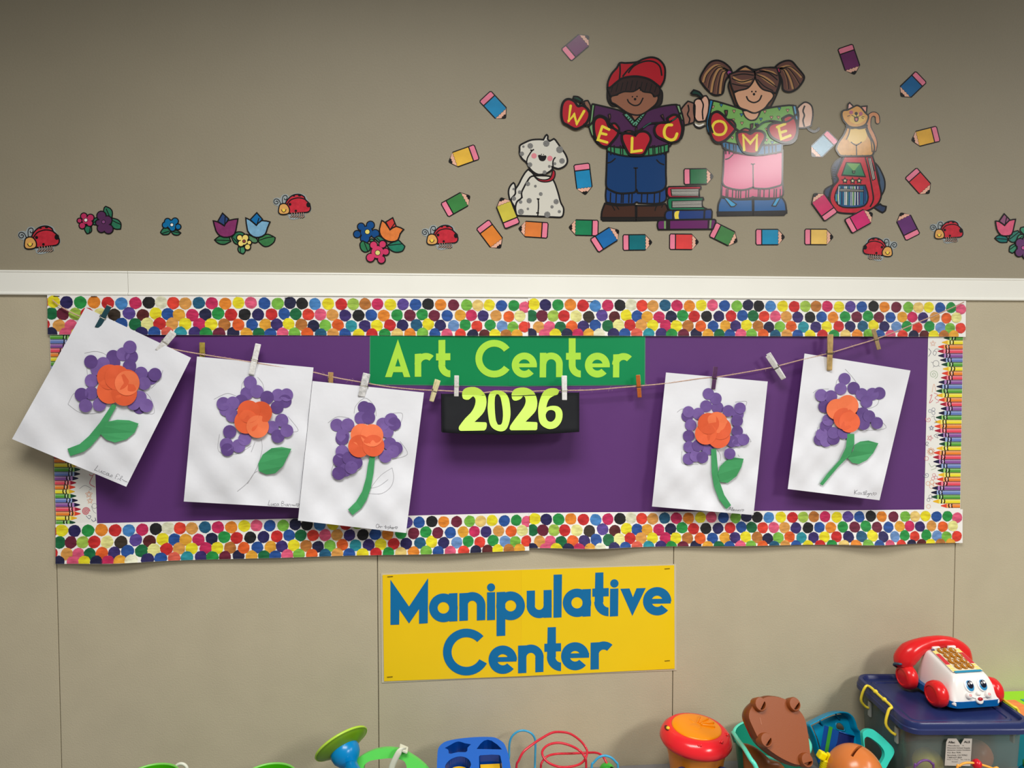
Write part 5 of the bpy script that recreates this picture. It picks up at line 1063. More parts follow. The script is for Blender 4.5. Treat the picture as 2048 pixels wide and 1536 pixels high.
bm.faces.new(lo_); bm.faces.new(hi_); bmesh.ops.recalc_face_normals(bm, faces=bm.faces)
bm_obj('blue_base', bm, PBL, ph)
for s, f_ in ((-1, .034), (-1, -.040), (1, .034), (1, -.040)):
    c = T((-.0635 if f_ > 0 else -.0700) if s < 0 else .0505, f_-.003, .0248)
    w_ = bm_obj('wheel', lathe_bm([(0, -.012), (.018, -.012), (.0235, -.007), (.0245, 0), (.0225, .008), (.0190, .0115), (.0155, .0122), (.0150, .0108), (.0105, .0112), (0, .0122)], c, PS*s, 36), PRED, ph, True)
    w_.modifiers.new('split', 'EDGE_SPLIT').split_angle = math.radians(40)
hp = [(-.070, -.052, .044), (-.069, -.052, .056), (-.058, -.050, .071), (-.038, -.048, .083), (-.012, -.047, .0895), (.014, -.047, .0885), (.036, -.048, .080), (.052, -.050, .066), (.060, -.052, .050), (.061, -.052, .042)]
bm = tube_bm(cat_rom([T(*q) for q in hp], 4), [v for a, b in zip([.0165, .0205, .0205, .0155, .0125, .0125, .0150, .0185, .0170], [.0205, .0205, .0155, .0125, .0125, .0150, .0185, .0170, .0140]) for v in (a, a*.75+b*.25, (a+b)/2, a*.25+b*.75)]+[.014], 18)
bm_obj('handset', bm, PRED, ph, True)
for s in (-.016, .018): bevel(bm_obj('cradle_hook', box_bm(T(s, -.033, .083), (.017, .006, .008), Matrix.Rotation(ya, 3, 'Z')), PWH, ph), .002)
bm = bmesh.new()
for k in range(4):
    tube_bm(cat_rom([T(-.078+.002*k, -.064, .036+.003*k), T(-.088, -.058+.004*k, .044+.002*k), T(-.084, -.050+.003*k, .052), T(-.072+.002*k, -.055, .046)], 5), .0022, 7, bm)
bm_obj('cord', bm, plast((58, 84, 104), 1.0, 0.4), ph, True)
KA, KB = Vector((0, -.031, .0826)), Vector((0, .033, .0640)); kn = (PF*(.0186)+Vector((0, 0, .064))).normalized()
def K(a, t, e=0.0): 
    q = KA.lerp(KB, t); return T(a, q.y, q.z)+kn*e
def kpoly(name, pts, e, m, thick=.0004): return slab(name, [], K(0, .5, e), kn, thick, m, ph, world=[[K(a, t, e) for a, t in pts]])
kpoly('keypad_print', [(-.030, .02), (.030, .02), (.0315, .98), (-.0315, .98)], .0008, plast((232, 222, 190), 1.0, 0.3))
for sx in (-1, 1):
    kpoly('red_print', [(sx*.0295, .22), (sx*.021, .22), (sx*.021, .68), (sx*.0305, .68)], .0012, plast((206, 40, 56), 1.0, 0.3))
    for t in (.10, .18, .74, .84, .93): kpoly('yellow_print', [(sx*.0295, t-.035), (sx*.0215, t-.03), (sx*.0215, t+.03), (sx*.030, t+.028)], .0012, plast((248, 222, 120), 1.0, 0.3))
kpoly('blue_strip', [(-.028, .955), (.028, .955), (.0285, 1.03), (-.0285, 1.03)], .0016, plast((20, 140, 180), 1.0, 0.3))
kpoly('dark_corner', [(-.030, .02), (-.022, .02), (-.024, .09), (-.030, .09)], .0016, plast((70, 60, 110), 1.0, 0.3))
GOLD = plast((172, 108, 14), 1.0, 0.18); KP = plast((206, 206, 196), 1.0, 0.3)
for r_i in range(4):
    for c_i in range(3):
        a0, t0 = (c_i-1)*.0128+(r_i % 2-.5)*.0022, .13+r_i*.225
        ring = [K(a0+.0066*math.cos(i*math.pi/4+.39), t0+.112*math.sin(i*math.pi/4+.39), .0042) for i in range(8)]
        key = slab('key', [], K(a0, t0, .0042), kn, .0036, GOLD, ph, world=[ring]); bevel(key, .0009, 2)
        num = slab('key_mark', [], K(a0, t0, .0046), kn, .0003, KP, key, world=[[K(a0-.0012+.0008*((r_i+c_i) % 3), t0-.045, .0046), K(a0+.0010, t0-.045, .0046), K(a0+.0016, t0+.05, .0046), K(a0-.0014, t0+.05, .0046)]])
for t, s in ((.36, '1'), (.50, '23')):
    pass
# face
fn = (PF*.86+Vector((0, 0, .46))).normalized()
def facept(s, v):                           # a point on the sloping front of the body
    for (f0, _, _, h0), (f1, _, _, h1) in zip(ST[7:], ST[8:]):
        if h0 >= v >= h1: return T(s, f0+(f1-f0)*(h0-v)/(h0-h1), v)
    return T(s, .056, v)
def disc3(name, c, n, r, h, m, parent, sx=1.0): return bm_obj(name, lathe_bm([(r, -.0015), (r, h*.6), (r*.93, h), (0, h)], c, n, 22, sx=sx), m, parent, True)
for s in (-.0105, .0165):
    c = facept(s, .0455)
    e = disc3('eye', c, fn, .0122, .0012, plast((240, 240, 238), 1.0, 0.2), ph, .82)
    d_ = Vector((0, 0, -.0010))+PS*.0012
    disc3('iris', c+d_*1.0+fn*.0012, fn, .0100, .0007, plast((52, 140, 190), 1.0, 0.2), e, .80)
    disc3('pupil', c+Vector((0, 0, .0012))+PS*.0018+fn*.0020, fn, .0068, .0006, plast((20, 24, 44), 1.0, 0.15), e, .80)
    disc3('glint', c+Vector((0, 0, .0035))+PS*.0030+fn*.0027, fn, .0019, .0003, plast((245, 245, 245), 1.0, 0.2), e)
bm_obj('nose', sphere_bm(facept(.0035, .0310)+fn*.001, .0042, seg=16), PWH, ph, True)
for s in (-.0165, .0225):
    c = bm_obj('cheek', sphere_bm(facept(s, .0285)+fn*.0005, .0062, seg=18), PWH, ph, True)
    disc3('cheek_blush', facept(s, .0292)+fn*.0063, fn, .0026, .0002, plast((226, 160, 158), 1.0, 0.3), c)
mo = bm_obj('mouth', lathe_bm([(.0075, -.002), (.0075, .0012), (.006, .0025), (0, .0028)], facept(.0035, .0210)+fn*.001, fn, 20), PWH, ph, True)
bm_obj('tongue', lathe_bm([(.0050, 0), (.0050, .001), (0, .0012)], facept(.0035, .0222)+fn*.0036, fn, 18, sy=.62), plast((176, 30, 44), 1.0, 0.25), mo, True)
tube = tube_bm(cat_rom([facept(s, v)+fn*.0012 for s, v in ((-.013, .0275), (-.006, .0250), (.0035, .0245), (.013, .0250), (.019, .0270))], 5), .0008, 6)
bm_obj('smile_line', tube, PWH, ph, True)
# -- drum -----------------------------------------------------------
DC = at((1392.5, 1458), -.115); DZ = DC.z
dr = thing('toy_drum', (DC.x, DC.y, ZS), 'orange toy drum with a fat red rim and orange hand pad', 'toy')
RED_ = plast((236, 40, 48), 1.0, 0.2); ORG = plast((250, 146, 8), 1.0, 0.3); ORB = plast((226, 134, 34), 1.0, 0.3)
hgt = DZ-ZS; ax = Vector((0.05, -0.02, 1)).normalized()
bm_obj('drum_body', lathe_bm([(0, -hgt+.001), (.040, -hgt+.001), (.043, -hgt+.004), (.052, -.050), (.0565, -.034), (.0575, -.030), (.060, -.029), (.060, -.022), (.05, -.02)], DC, (0, 0, 1), 48), ORB, dr, True).modifiers.new('split', 'EDGE_SPLIT').split_angle = math.radians(40)
bm_obj('red_rim', lathe_bm([(.040, -.010), (.043, .002), (.047, .0045), (.054, .003), (.062, -.004), (.0665, -.013), (.0672, -.020), (.064, -.026), (.058, -.0275), (.050, -.027)], DC, ax, 56), RED_, dr, True)
pad = bm_obj('hand_pad', lathe_bm([(.046, .000), (.0465, .004), (.0455, .006), (.043, .0068), (.030, .0082), (0, .0086)], DC, ax, 48), ORG, dr, True)
M3 = frame(ax); q0 = DC+ax*.0078
bm = bmesh.new()
for a0, l0, l1, w in ((60, .008, .036, .0040), (35, .008, .038, .0038), (10, .008, .037, .0038), (-15, .008, .034, .0036), (110, .006, .026, .0042)):
    d = Vector((math.cos(math.radians(a0)), math.sin(math.radians(a0)), 0)); tube_bm([q0+d*l0, q0+d*(l0+.004), q0+d*(l1-.004)-Vector((0, 0, .0004)), q0+d*l1-Vector((0, 0, .001))], [w*.6, w, w, w*.5], 10, bm, flat=.5)
sphere_bm(q0+Vector((-.006, -.006, -.001)), .014, (1, 1, .22), 20, bm)
bm_obj('hand_relief', bm, ORG, dr, True)
sl = at((1334.5, 1455), -.115); sl.z = DZ-.0015
bm_obj('slider_slot', sphere_bm(Vector((DC.x-.0555, DC.y+.002, DZ+.0035)), .0052, (1, 1.9, .35), 16), plast((90, 16, 20), 1, .5), dr, True)
bm_obj('slider_knob', sphere_bm(Vector((DC.x-.0555, DC.y-.002, DZ+.0050)), .0038, (1, 1, .9), 14), plast((250, 196, 50)), dr, True)
for dx, dy in ((.030, -.046), (.050, -.022), (-.012, -.054)):
    bm = bmesh.new(); c = Vector((DC.x+dx, DC.y+dy, DZ+.000))
    for k in range(5): sphere_bm(c+Vector((.0032*math.cos(k*1.257), .0032*math.sin(k*1.257), 0)), .0022, (1, 1, .7), 10, bm)
    bm_obj('flower_bump', bm, RED_, dr, True)
for p in ((1362, 1549), (1447, 1548)):
    c = at(p, -.165); bm_obj('blue_knob', lathe_bm([(0, -.01), (.010, -.01), (.012, 0), (.010, .006), (0, .008)], c, (c-Vector((DC.x, DC.y, c.z))).normalized(), 24), plast((24, 52, 112)), dr, True)
# -- bucket with brown pieces ---------------------------------------
BC = at((1543, 1478), -.088)
bu = thing('toy_bucket', (BC.x, BC.y, ZS), 'teal toy bucket with a mint handle, filled with brown plastic pieces', 'bucket')
hb = BC.z-ZS; TEAL = plast((28, 138, 112), 1.0, 0.32); MINT = plast((96, 218, 190), 1.0, 0.3)
bo = bm_obj('bucket_wall', lathe_bm([(0, -hb+.001), (.056, -hb+.001), (.060, -hb+.006), (.0705, 0), (.0675, 0), (.057, -hb+.008), (0, -hb+.008)], BC, (0, 0, 1), 48), TEAL, bu, True); bo.modifiers.new('split', 'EDGE_SPLIT').split_angle = math.radians(40)
bm_obj('bucket_rim', lathe_bm([(.0675, .0015), (.071, .003), (.0735, .001), (.0735, -.004), (.070, -.004)], BC, (0, 0, 1), 48), MINT, bu, True)
cS = cr(1450, 1440, 0.10254)
hpts = [at(p, y) for p, y in zip(cS('150,245 260,400 380,560 500,760 575,860 640,1010'), (-.125, -.162, -.214, -.238, -.245, -.248))]
hpts[0] = Vector((BC.x-.0735, BC.y, BC.z-.001))
hpts = hpts[:1]+[at(cS('150,245')[0], -.115)]+hpts[1:]
bm_obj('bucket_handle', tube_bm(cat_rom(hpts, 5), .0040, 8, flat=.8), MINT, bu, True)
BRN = plast((140, 72, 32), 1.0, 0.34, bump=0.08, bscale=700); BRD = plast((96, 46, 22), 1.0, 0.34)
c13 = cr(1300, 1236, 0.1953)
BP = at((1557, 1453), -.232); bn_ = facing(.46, .26)
tl = thing('turtle_shell_base', BP, 'large brown plastic toy underside with four round feet, leaning on the teal bucket', 'toy')
outl = smooth(c13('1020,960 1060,895 1150,828 1250,803 1380,830 1480,900 1560,985 1600,1080 1625,1240 1642,1400 1630,1475 1530,1505 1400,1462 1250,1372 1130,1260 1060,1130 1018,1030'), 3)
slab('base_plate', outl, BP, bn_, .004, BRN, tl)
ctr = Vector((sum(p[0] for p in outl)/len(outl), sum(p[1] for p in outl)/len(outl)))
bm = bmesh.new(); rings = []
for sc_, off in ((1.0, .0035), (1.035, .006), (1.05, .012), (1.03, .020), (.93, .028), (.70, .034), (.35, .037)):
    rings.append([bm.verts.new(onplane(tuple(ctr+(Vector(p)-ctr)*sc_), BP, bn_)-bn_*off) for p in outl])
for a, b in zip(rings, rings[1:]):
    for i in range(len(a)): bm.faces.new((a[i], a[(i+1) % len(a)], b[(i+1) % len(a)], b[i]))
bm.faces.new(rings[-1]); bmesh.ops.recalc_face_normals(bm, faces=bm.faces)
bm_obj('shell', bm, plast((112, 54, 22), 1.0, 0.34), tl, True)
for q, rot in (('1110,885', 0.9), ('1458,885', 0.7), ('1168,1250', 0.75), ('1582,1455', 0.2)):
    p = c13(q)[0]; c = onplane(p, BP, bn_)-bn_*.002; M_ = frame(bn_)
    ft = bm_obj('foot', lathe_bm([(0, -.006), (.0115, -.006), (.0118, .008), (.0105, .0105), (0, .0108)], c, bn_, 28), BRN, tl, True)
    a_ = Matrix.Rotation(rot, 3, bn_) @ (RT-bn_*RT.dot(bn_)).normalized(); b_ = bn_.cross(a_)
    ring = [c+bn_*.012+b_*(-.003)+(a_*math.cos(t)*.0085-b_*abs(math.sin(t))*.0055) for t in (math.pi*i/10 for i in range(11))]
    cu_ = slab('cutter', [], c+bn_*.012, bn_, .010, BRD, None, world=[ring])
    cut(ft, [cu_]); ft.modifiers.new('split', 'EDGE_SPLIT').split_angle = math.radians(40)
f2 = slab('mould_mark', c13('1122,1020 1128,1018 1146,1090 1140,1094'), BP+bn_*.0004, bn_, .0003, plast((170, 108, 80)), tl)
lp = at((1520, 1535), -.190); ln_ = Vector((-.1, -.98, .15)).normalized()
lid = thing('brown_shell_lid', lp, 'curved plain brown plastic shell under the four-footed brown piece', 'toy')
l2 = smooth(cS('350,475 450,485 600,545 760,665 900,790 1100,860 1250,1100 1300,1820 420,1820 400,1300 370,800'), 3)
bm = bmesh.new(); rings = []; ct2 = Vector(cS('640,860')[0])
for sc_, off in ((1.0, -.006), (.985, -.001), (.85, .002), (.6, .005), (.3, .007)):
    rings.append([bm.verts.new(onplane(tuple(ct2+(Vector(p)-ct2)*sc_), lp, ln_)+ln_*off) for p in l2])
for a, b in zip(rings, rings[1:]):
    for i in range(len(a)): bm.faces.new((a[i], a[(i+1) % len(a)], b[(i+1) % len(a)], b[i]))
bm.faces.new(rings[-1]); bmesh.ops.recalc_face_normals(bm, faces=bm.faces)
o = bm_obj('shell_wall', bm, plast((142, 80, 30), 1.0, 0.34), lid, True); s_ = o.modifiers.new('solid', 'SOLIDIFY'); s_.thickness = .003
# -- cyan shell -----------------------------------------------------
cT = cr(1600, 1380, 0.10156)
CP = at((1672, 1470), -.062); cn = facing(.35, .10)
cy = thing('cyan_shell', CP, 'cyan moulded toy shell with an oval hole, standing behind the blue block', 'toy')
CYN = plast((0, 138, 180), 1.0, 0.2)
o1 = smooth(cT('190,690 340,612 500,528 650,468 800,436 950,450 1050,525 1105,640 1140,760 1215,850 1262,1060 1250,1400 900,1700 560,1700 430,1350 360,1120 300,930'), 3)
cc_ = Vector(cT('720,900')[0]); hole = smooth(cT('700,690 730,640 790,640 850,690 885,760 870,810 800,800 715,770'), 2)
bm = bmesh.new(); rings = []
for sc_, off in ((1.03, .022), (1.02, .004), (1.0, .0), (.965, .0), (.94, .006), (.90, .020)):
    rings.append([bm.verts.new(onplane(tuple(cc_+(Vector(p)-cc_)*sc_), CP, cn)-cn*off) for p in o1])
for a, b in zip(rings, rings[1:]):
    for i in range(len(a)): bm.faces.new((a[i], a[(i+1) % len(a)], b[(i+1) % len(a)], b[i]))
bmesh.ops.recalc_face_normals(bm, faces=bm.faces); bm_obj('shell_rim', bm, CYN, cy, True)
inn = [tuple(cc_+(Vector(p)-cc_)*.905) for p in o1]
slab('shell_back', inn, CP-cn*.0195, cn, .002, CYN, cy, holes=[hole])
hw = [onplane(p, CP-cn*.0195, cn) for p in hole]
bm_obj('hole_lip', tube_bm(hw, .0016, 6, closed=True), CYN, cy, True)
for q in ('395,600 440,690', '700,470 780,580', '965,505 1020,590'):
    a, b = cT(q); bm_obj('rib', tube_bm([onplane(a, CP-cn*.012, cn), onplane(b, CP-cn*.018, cn)], .0018, 6), CYN, cy, True)
# -- blue block -----------------------------------------------------
KP_ = at((1668, 1490), -.135); k1 = facing(.35, -.45); k2 = facing(.35, .30)
kb = thing('hollow_blue_block', KP_, 'hollow dark blue block with a green stripe in front of the cyan shell', 'block')
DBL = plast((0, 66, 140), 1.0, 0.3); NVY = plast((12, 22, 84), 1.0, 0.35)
q0_ = onplane(cT('768,815')[0], KP_, k1)
slab('left_wall', cT('480,692 768,815 690,1290 640,1500 340,1420 395,1180'), KP_, k1, .003, DBL, kb)
slab('green_stripe', cT('572,708 645,738 548,1250 485,1212'), KP_+k1*.0012, k1, .0012, plast((52, 140, 40)), kb)
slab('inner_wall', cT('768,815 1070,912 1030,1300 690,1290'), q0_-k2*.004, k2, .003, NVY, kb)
bm_obj('top_edge', tube_bm([onplane(p, q0_-k2*.003, k2) for p in cT('768,818 1070,915')], .0013, 6), DBL, kb, True)
bm_obj('inner_shelf', tube_bm([onplane(p, q0_-k2*.003, k2) for p in cT('700,1140 780,1150')], .0012, 6), DBL, kb, True)
# -- yellow bolt ----------------------------------------------------
c = at((1650, 1518), -.175)
yb2 = thing('yellow_bolt', at((1650, 1520), -.175), 'bright yellow chunky plastic bolt in front of the blue block', 'toy')
YB = plast((250, 226, 0), 1.0, 0.3)
for p, rz in (((1643.5, 1510.5), .5), ((1660, 1515.5), .4)):
    o = bm_obj('bolt_lobe', box_bm(at(p, -.175), (.0145, .013, .0145), Matrix.Rotation(rz, 3, 'Y')), YB, yb2); bevel(o, .0028, 3)
sd = (at((1644, 1565), -.175)-at((1652, 1518), -.175)); L0 = sd.length; pr_ = [(0, 0)]
for i in range(9): pr_ += [(.0072, .004*i), (.0092, .004*i+.002)]
pr_ += [(.007, .038), (0, .038)]
bm_obj('threaded_stem', lathe_bm(pr_, at((1652, 1518), -.175), sd, 24), YB, yb2, True)
# -- coin bank dome -------------------------------------------------
EC = at((1709, 1546), -.195); er = 0.0485
TANP = plast((206, 118, 58), 1.0, 0.24)
eb = thing('coin_bank', (EC.x, EC.y, ZS), 'round orange-tan plastic coin bank with a slot on top', 'toy')
hz = EC.z-ZS
dm = bm_obj('dome', lathe_bm([(0, -hz+.001), (.030, -hz+.001), (.036, -hz+.006)]+[(er*math.cos(a), er*math.sin(a)*1.02) for a in (math.radians(-55+145*i/22) for i in range(22))]+[(0, er*1.02)], EC, (0, 0, 1), 48), TANP, eb, True)
def ondome(p):
    d = ray(p).normalized(); b_ = d.dot(CAM-EC); c_ = (CAM-EC).length_squared-er*er; return CAM+d*(-b_-math.sqrt(max(0, b_*b_-c_)))
s0, s1 = ondome((1703.5, 1513)), ondome((1723.5, 1493)); mid = (s0+s1)/2; nn_ = (mid-EC).normalized(); tt = (s1-s0).normalized()
Mx = Matrix((tt, nn_.cross(tt), nn_)).transposed()
cu_ = bm_obj('cutter', box_bm(mid, ((s1-s0).length, .0048, .020), Mx), TANP)
cut(dm, [cu_]); bm_obj('slot_inside', box_bm(mid-nn_*.0085, ((s1-s0).length*.98, .0044, .0015), Mx), plast((60, 40, 28)), eb)
dm.modifiers.new('split', 'EDGE_SPLIT').split_angle = math.radians(40)
# -- turquoise mug --------------------------------------------------
TQ = plast((52, 206, 186), 1.0, 0.3); MC = at((1736, 1524), -.118); mn = facing(.30, .0); MP = at((1755, 1500), -.166)
mg = thing('toy_mug', (MC.x, MC.y, ZS), 'turquoise toy mug whose big loop handle shows right of the coin bank', 'mug')
hm_ = MC.z-ZS
bm_obj('mug_body', lathe_bm([(0, -hm_+.001), (.019, -hm_+.001), (.020, -hm_+.004), (.022, -.002), (.0205, -.002), (.018, -hm_+.006), (0, -hm_+.006)], MC, (0, 0, 1), 36), plast((0, 110, 120)), mg, True)
hd = slab('mug_handle', smooth(cT('1235,850 1290,790 1370,768 1450,785 1600,900 1735,1030 1828,1130 1858,1210 1838,1290 1760,1420 1680,1560 1560,1640 1300,1500 1260,1100'), 3), MP, mn, .011, TQ, mg, holes=[smooth(cT('1268,985 1290,940 1330,922 1400,950 1550,1062 1640,1170 1668,1260 1650,1350 1560,1480 1450,1480 1320,1350 1280,1150'), 3)]); bevel(hd, .0012, 2)
# -- lime play tray at the right edge -------------------------------
ZP = at((2010, 1396), -.035).z; x0 = 1.010
pt = thing('activity_tray', (x0+.15, -.12, ZS), 'lime green and teal play tray with an orange panel, cut by the right edge', 'toy')
LIMEP = plast((150, 220, 14), 1.0, 0.3)
rr_loft('lime_frame', (x0+.200, -.048), [(.31, .078, .012, ZP-.026), (.322, .086, .014, ZP-.022), (.322, .086, .014, ZP-.003), (.316, .080, .012, ZP)], LIMEP, pt)
pl = lambda t: [atz(p, ZP+.0012) for p in cr(1970, 1380, 0.10156)(t)]
slab('orange_panel', [], Vector((x0, 0, ZP+.0012)), Vector((0, 0, 1)), .002, plast((244, 138, 70), 1.0, 0.4, noise=.1, scale=80), pt, world=[pl('370,200 590,192 800,310 1000,430 1200,800 740,500 560,330')])
slab('teal_inset', [], Vector((x0, 0, ZP+.0012)), Vector((0, 0, 1)), .002, plast((20, 160, 150)), pt, world=[pl('700,178 900,180 900,290 745,205')])
rr_loft('teal_body', (x0+.205, -.048), [(.27, .06, .012, ZS+.001), (.29, .072, .014, ZP-.060), (.295, .078, .014, ZP-.040), (.295, .078, .014, ZP-.024)], plast((0, 128, 140), 1.0, 0.35), pt)
c = at((2060, 1550), -.128)
bt = thing('blue_bottle', (c.x, c.y, ZS), 'bright blue toy bottle with a green cap at the bottom right corner', 'toy')
hz = c.z-ZS
bm_obj('bottle_body', lathe_bm([(0, -hz+.001), (.022, -hz+.001), (.026, -hz+.01), (.024, .0), (.016, .012), (.012, .016), (0, .016)], c, (0, 0, 1), 28), plast((0, 138, 186)), bt, True)
bm_obj('bottle_cap', lathe_bm([(0, .015), (.0125, .015), (.0125, .026), (.010, .028), (0, .028)], c, (0, 0, 1), 24), plast((70, 170, 60)), bt, True)
# -- watering can ---------------------------------------------------
RC = at((683, 1487.5), -.13); vd_ = ray((683, 1487)).normalized(); vr_ = (RT-vd_*RT.dot(vd_)).normalized(); rn = (-vr_*.47+vr_.cross(vd_)*.82+vd_*.30).normalized()
wc = thing('watering_can', (RC.x+.06, -.13, ZS), 'green toy watering can with blue spout and a tilted lime rose', 'watering can')
LG = plast((116, 160, 20), 1.0, 0.3); SPB = plast((0, 128, 190), 1.0, 0.25)
bm_obj('rose', lathe_bm([(.0225, -.012), (.040, -.006), (.0475, -.0015), (.0488, .0005), (.047, .0025), (.030, .006), (0, .0075)], RC, rn, 44), [LG], wc, True)
bm_obj('rose_rim', lathe_bm([(.0465, .0005), (.0490, -.0018), (.0500, .0003), (.0488, .0028), (.0465, .0026)], RC, rn, 44), plast((178, 216, 70), 1.0, 0.3), wc, True)
e1 = RC-rn*.040; e2 = at((703, 1536), -.176); e3 = e2+(e2-e1).normalized()*.07+Vector((.01, 0, -.01))
bm_obj('spout_bulb', lathe_bm([(.0255, -.011), (.0265, -.016), (.0245, -.026), (.019, -.034), (.0135, -.039), (.011, -.044)], RC, rn, 32), SPB, wc, True)
bm_obj('spout', tube_bm(cat_rom([RC-rn*.036, RC-rn*.060, e2, e3], 6), .0122, 20), SPB, wc, True)
c14 = cr(600, 1296, 0.15625)
HP = at((770, 1515), -.13); hn = facing(.25)
GRN = plast((98, 218, 92), 1.0, 0.3)
ho = slab('can_handle', smooth(c14('665,1480 760,1400 900,1325 1050,1288 1180,1287 1300,1312 1420,1375 1530,1450 1640,1560 1760,1800 1500,1900 1370,1560 1360,1500 1320,1440 1180,1412 1050,1420 920,1440 840,1480 812,1540 800,1900 560,1900 620,1600'), 3), HP, hn, .014, GRN, wc); bevel(ho, .0015, 2)
bz = HP.z-.055
bm_obj('can_body', lathe_bm([(0, ZS-bz+.001), (.058, ZS-bz+.001), (.062, ZS-bz+.006), (.056, .0), (.052, .0), (.050, -.02)], (HP.x, HP.y, bz), (0, 0, 1), 40), plast((60, 160, 70)), wc, True)
st = [at(p, y) for p, y in zip(c14('1325,1285 1310,1305 1270,1330 1220,1420 1180,1510 1160,1600'), (-.128, -.139, -.143, -.144, -.144, -.144))]
WHT = plast((214, 216, 196), 1.0, 0.4)
bm = tube_bm(cat_rom(st, 5), .0058, 8, flat=.22, hint=(0, 1, 0)); bm_obj('cable_tie', bm, WHT, wc, True)
bevel(bm_obj('tie_head', box_bm(at(c14('1325,1290')[0], -.131), (.0165, .018, .0042), Matrix.Rotation(.45, 3, 'Y')), WHT, wc), .001)
# -- green cups at the left ----------------------------------------
for p, yy, lab_, rr_ in (((322, 1526.5), -.10, 'green toy cup at the lower left, beside a white ring', .050), ((550, 1525.5), -.10, 'green toy cup showing its rim left of the watering can rose', .051)):
    b0 = at(p, yy); c = b0+Vector((0, -rr_, 0)); hz = c.z-ZS
    g = thing('green_cup', (c.x, c.y, ZS), lab_, 'cup', None)
    o = bm_obj('cup_wall', lathe_bm([(0, -hz+.001), (rr_*.72, -hz+.001), (rr_*.75, -hz+.004), (rr_*.985, -.001), (rr_*.945, -.001), (rr_*.72, -hz+.006), (0, -hz+.006)], c, (0, 0, 1), 44), plast((58, 168, 8), 1.0, 0.3), g, True); o.modifiers.new('split', 'EDGE_SPLIT').split_angle = math.radians(40)
    bm_obj('cup_rim', lathe_bm([(rr_*.94, -.001), (rr_*.95, .0012), (rr_*.98, .0016), (rr_*1.0, 0), (rr_*.985, -.003)], c, (0, 0, 1), 44), plast((128, 206, 92), 1.0, 0.3), g, True)
c = at((362, 1540), -.105)
o = bm_obj('white_ring', tube_bm([c+RT*.0115*math.cos(a)+UP*.0115*math.sin(a) for a in (2*math.pi*i/28 for i in range(28))], .0028, 10, closed=True), plast((222, 224, 208), 1.0, 0.35), None, True, origin=c)
tag(o, 'small white plastic ring leaning on the left green cup', 'ring')
# -- shape sorter ---------------------------------------------------
cV = cr(860, 1460, 0.08789)
ZV = at((965, 1475), -.055).z; VP = Vector((0, 0, ZV)); vn = Vector((0, 0, 1))
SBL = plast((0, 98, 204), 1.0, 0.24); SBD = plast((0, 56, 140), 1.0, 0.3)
vo = [atz(p, ZV) for p in smooth(cV('165,620 175,480 200,395 275,310 390,250 620,202 900,170 1200,155 1450,165 1560,210 1670,290 1725,385 1790,580 1835,865 1850,1100 1820,1300 1700,1400 1000,1440 300,1420 190,1330 158,1100 158,800'), 3)]
hs = [[atz(p, ZV) for p in smooth(cV(t), 2)] for t in ('335,410 480,330 560,285 640,262 720,275 790,300 935,325 855,400 850,470 800,505 640,502 480,540 425,530 415,450', '345,865 360,780 450,680 560,625 680,600 800,620 890,680 935,780 900,870 850,950 640,1000 420,960')]
hs += [[atz(p, ZV) for p in cV(t)] for t in ('1060,432 1150,310 1230,242 1310,220 1400,242 1530,330 1640,442', '1115,600 1140,575 1400,560 1570,566 1600,590 1635,760 1660,990 1130,1000 1120,800')]
mean = sum(vo, Vector())/len(vo)
so_ = thing('shape_sorter', (mean.x, mean.y, ZS), 'blue shape sorter lid with star, triangle, circle and square holes', 'toy')
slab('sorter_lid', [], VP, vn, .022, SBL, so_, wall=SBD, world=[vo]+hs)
low = [mean+(v-mean)*.985 for v in vo]
bm = bmesh.new(); A_ = [bm.verts.new(v-vn*.020) for v in low]; B_ = [bm.verts.new(Vector((v.x, v.y, ZS+.001))) for v in low]
for i in range(len(A_)): bm.faces.new((A_[i], A_[(i+1) % len(A_)], B_[(i+1) % len(A_)], B_[i]))
bm.faces.new(B_); bmesh.ops.recalc_face_normals(bm, faces=bm.faces); bm_obj('sorter_box', bm, SBL, so_, True)
for i, (h, lab_, kind) in enumerate(((hs[1], 'yellow round block seen through the circle hole of the sorter', 'cyl'), (hs[3], 'yellow square block seen through the square hole of the sorter', 'box'), (hs[0], 'yellow block in shade under the star hole of the sorter', 'cyl'), (hs[2], 'yellow block in shade under the triangle hole of the sorter', 'cyl'))):
    c = sum(h, Vector())/len(h); top = ZV-(.030 if i > 1 else .015); r_ = .0205 if i < 2 else .0170
    c.y += .002
    if kind == 'cyl': bm = lathe_bm([(0, ZS+.003), (r_, ZS+.003), (r_, top-.003), (r_-.003, top), (0, top)], (c.x, c.y, 0), (0, 0, 1), 30)
    else: bm = box_bm((c.x, c.y, (ZS+.003+top)/2), (.036, .030, top-ZS-.003))
    o = bm_obj('sorter_block', bm, plast((244, 190, 20), 1.0, 0.3), None, kind == 'cyl', origin=(c.x, c.y, ZS)); 
    if kind == 'cyl': o.modifiers.new('split', 'EDGE_SPLIT').split_angle = math.radians(40)
    tag(o, lab_, 'block', 'yellow blocks inside the shape sorter')
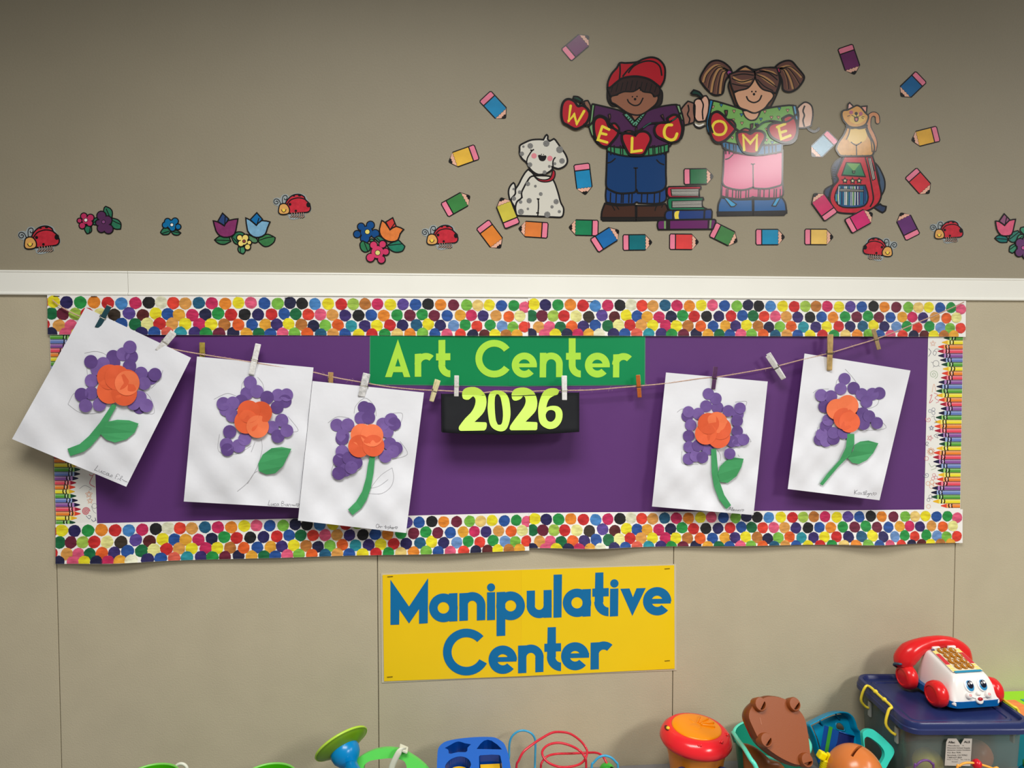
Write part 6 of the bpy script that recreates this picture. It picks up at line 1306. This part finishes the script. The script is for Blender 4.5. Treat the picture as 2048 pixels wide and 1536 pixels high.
# -- bead mazes -----------------------------------------------------
def wire(name, pts, ys, r, m, parent, ends=True, xmin=-9, ymax=-.06):
    if not isinstance(ys, (list, tuple)): ys = [ys]*len(pts)
    P3 = [at(p, y) for p, y in zip(pts, ys)]
    z0 = ZS+.016
    if ends:
        P3 = [Vector((max(P3[0].x, xmin), min(P3[0].y, ymax), z0))]+P3+[Vector((P3[-1].x, min(P3[-1].y, ymax), z0))]
    return bm_obj(name, tube_bm(cat_rom(P3, 7), r, 10), m, parent, True)
bc = at((1130, 1560), -.115)
bz1 = thing('bead_maze', (bc.x, bc.y, ZS), 'bead maze with looping red and blue wires and a green bead', 'toy')
bevel(bm_obj('maze_base', box_bm((bc.x+.016, bc.y, ZS+.009), (.205, .12, .016)), plast((214, 176, 120), 1.0, 0.45, noise=.1, scale=40), bz1), .004, 3)
BW_ = plast((60, 160, 205), 1.0, 0.25); RW = plast((206, 40, 58), 1.0, 0.22)
wire('blue_wire', px('1018.5,1536 1018.5,1510 1019,1488 1024,1473 1035,1463.5 1047,1461 1060,1465 1068.5,1474 1071,1487 1070.5,1510 1070,1536'), -.042, .0021, BW_, bz1, xmin=bc.x-.07)
cX = cr(860, 1296, 0.1953)
wire('red_wire', cX('885,1229 910,1150 960,1060 1060,980 1150,920 1250,868 1340,860 1440,880 1540,950 1600,1030 1608,1085 1580,1150 1520,1195 1420,1218 1310,1215 1200,1165 1150,1090 1165,1030 1230,985 1330,972 1440,1000 1530,1050 1580,1110 1598,1175 1595,1229'), [-.14, -.14, -.135, -.125, -.115, -.105, -.095, -.09, -.09, -.095, -.105, -.115, -.13, -.14, -.145, -.14, -.13, -.12, -.11, -.105, -.105, -.11, -.12, -.125], .0022, RW, bz1)
wire('red_wire', cX('1135,1229 1150,1165 1200,1110 1290,1085 1450,1080 1600,1073 1700,1073 1760,1100 1800,1160 1815,1229'), [-.12, -.115, -.11, -.1, -.09, -.09, -.1, -.11, -.12, -.125], .0021, RW, bz1)
wire('blue_wire', cX('1655,1229 1680,1170 1730,1120 1790,1103 1850,1120 1900,1165 1925,1229'), -.15, .0021, BW_, bz1)
g0 = at((1214, 1540), -.125); bd = bm_obj('green_bead', sphere_bm(g0, .0145, (1, 1, .85), 20), plast((60, 176, 60)), bz1, True)
bm_obj('black_spot', sphere_bm(g0+Vector((.007, -.008, .006)), .0045, (1, 1, 1), 12), plast((24, 30, 24)), bd, True)
bc = at((1925, 1570), -.275)
bz2 = thing('bead_maze', (bc.x, bc.y, ZS), 'bead maze with a purple and an orange wire before the clear box', 'toy')
bevel(bm_obj('maze_base', box_bm((bc.x, bc.y, ZS+.009), (.20, .07, .016)), plast((214, 176, 120), 1.0, 0.45, noise=.1, scale=40), bz2), .004, 3)
wire('purple_wire', px('1829,1540 1833,1531 1840,1524 1849,1520.5 1858,1522 1864,1528 1867,1540'), -.275, .0019, plast((104, 62, 124)), bz2)
wire('orange_wire', px('1914,1542 1919,1532 1928,1526.5 1940,1525.5 1953,1527 1968,1531 1985,1537 1998,1546'), -.275, .0019, plast((244, 166, 62)), bz2)
g1_ = at((1953.5, 1528), -.275); bm_obj('red_bead', lathe_bm([(.0022, -.006), (.0065, -.005), (.0088, 0), (.0065, .005), (.0022, .006)], g1_, RT*.93-UP*.25, 24), plast((206, 20, 40)), bz2, True)
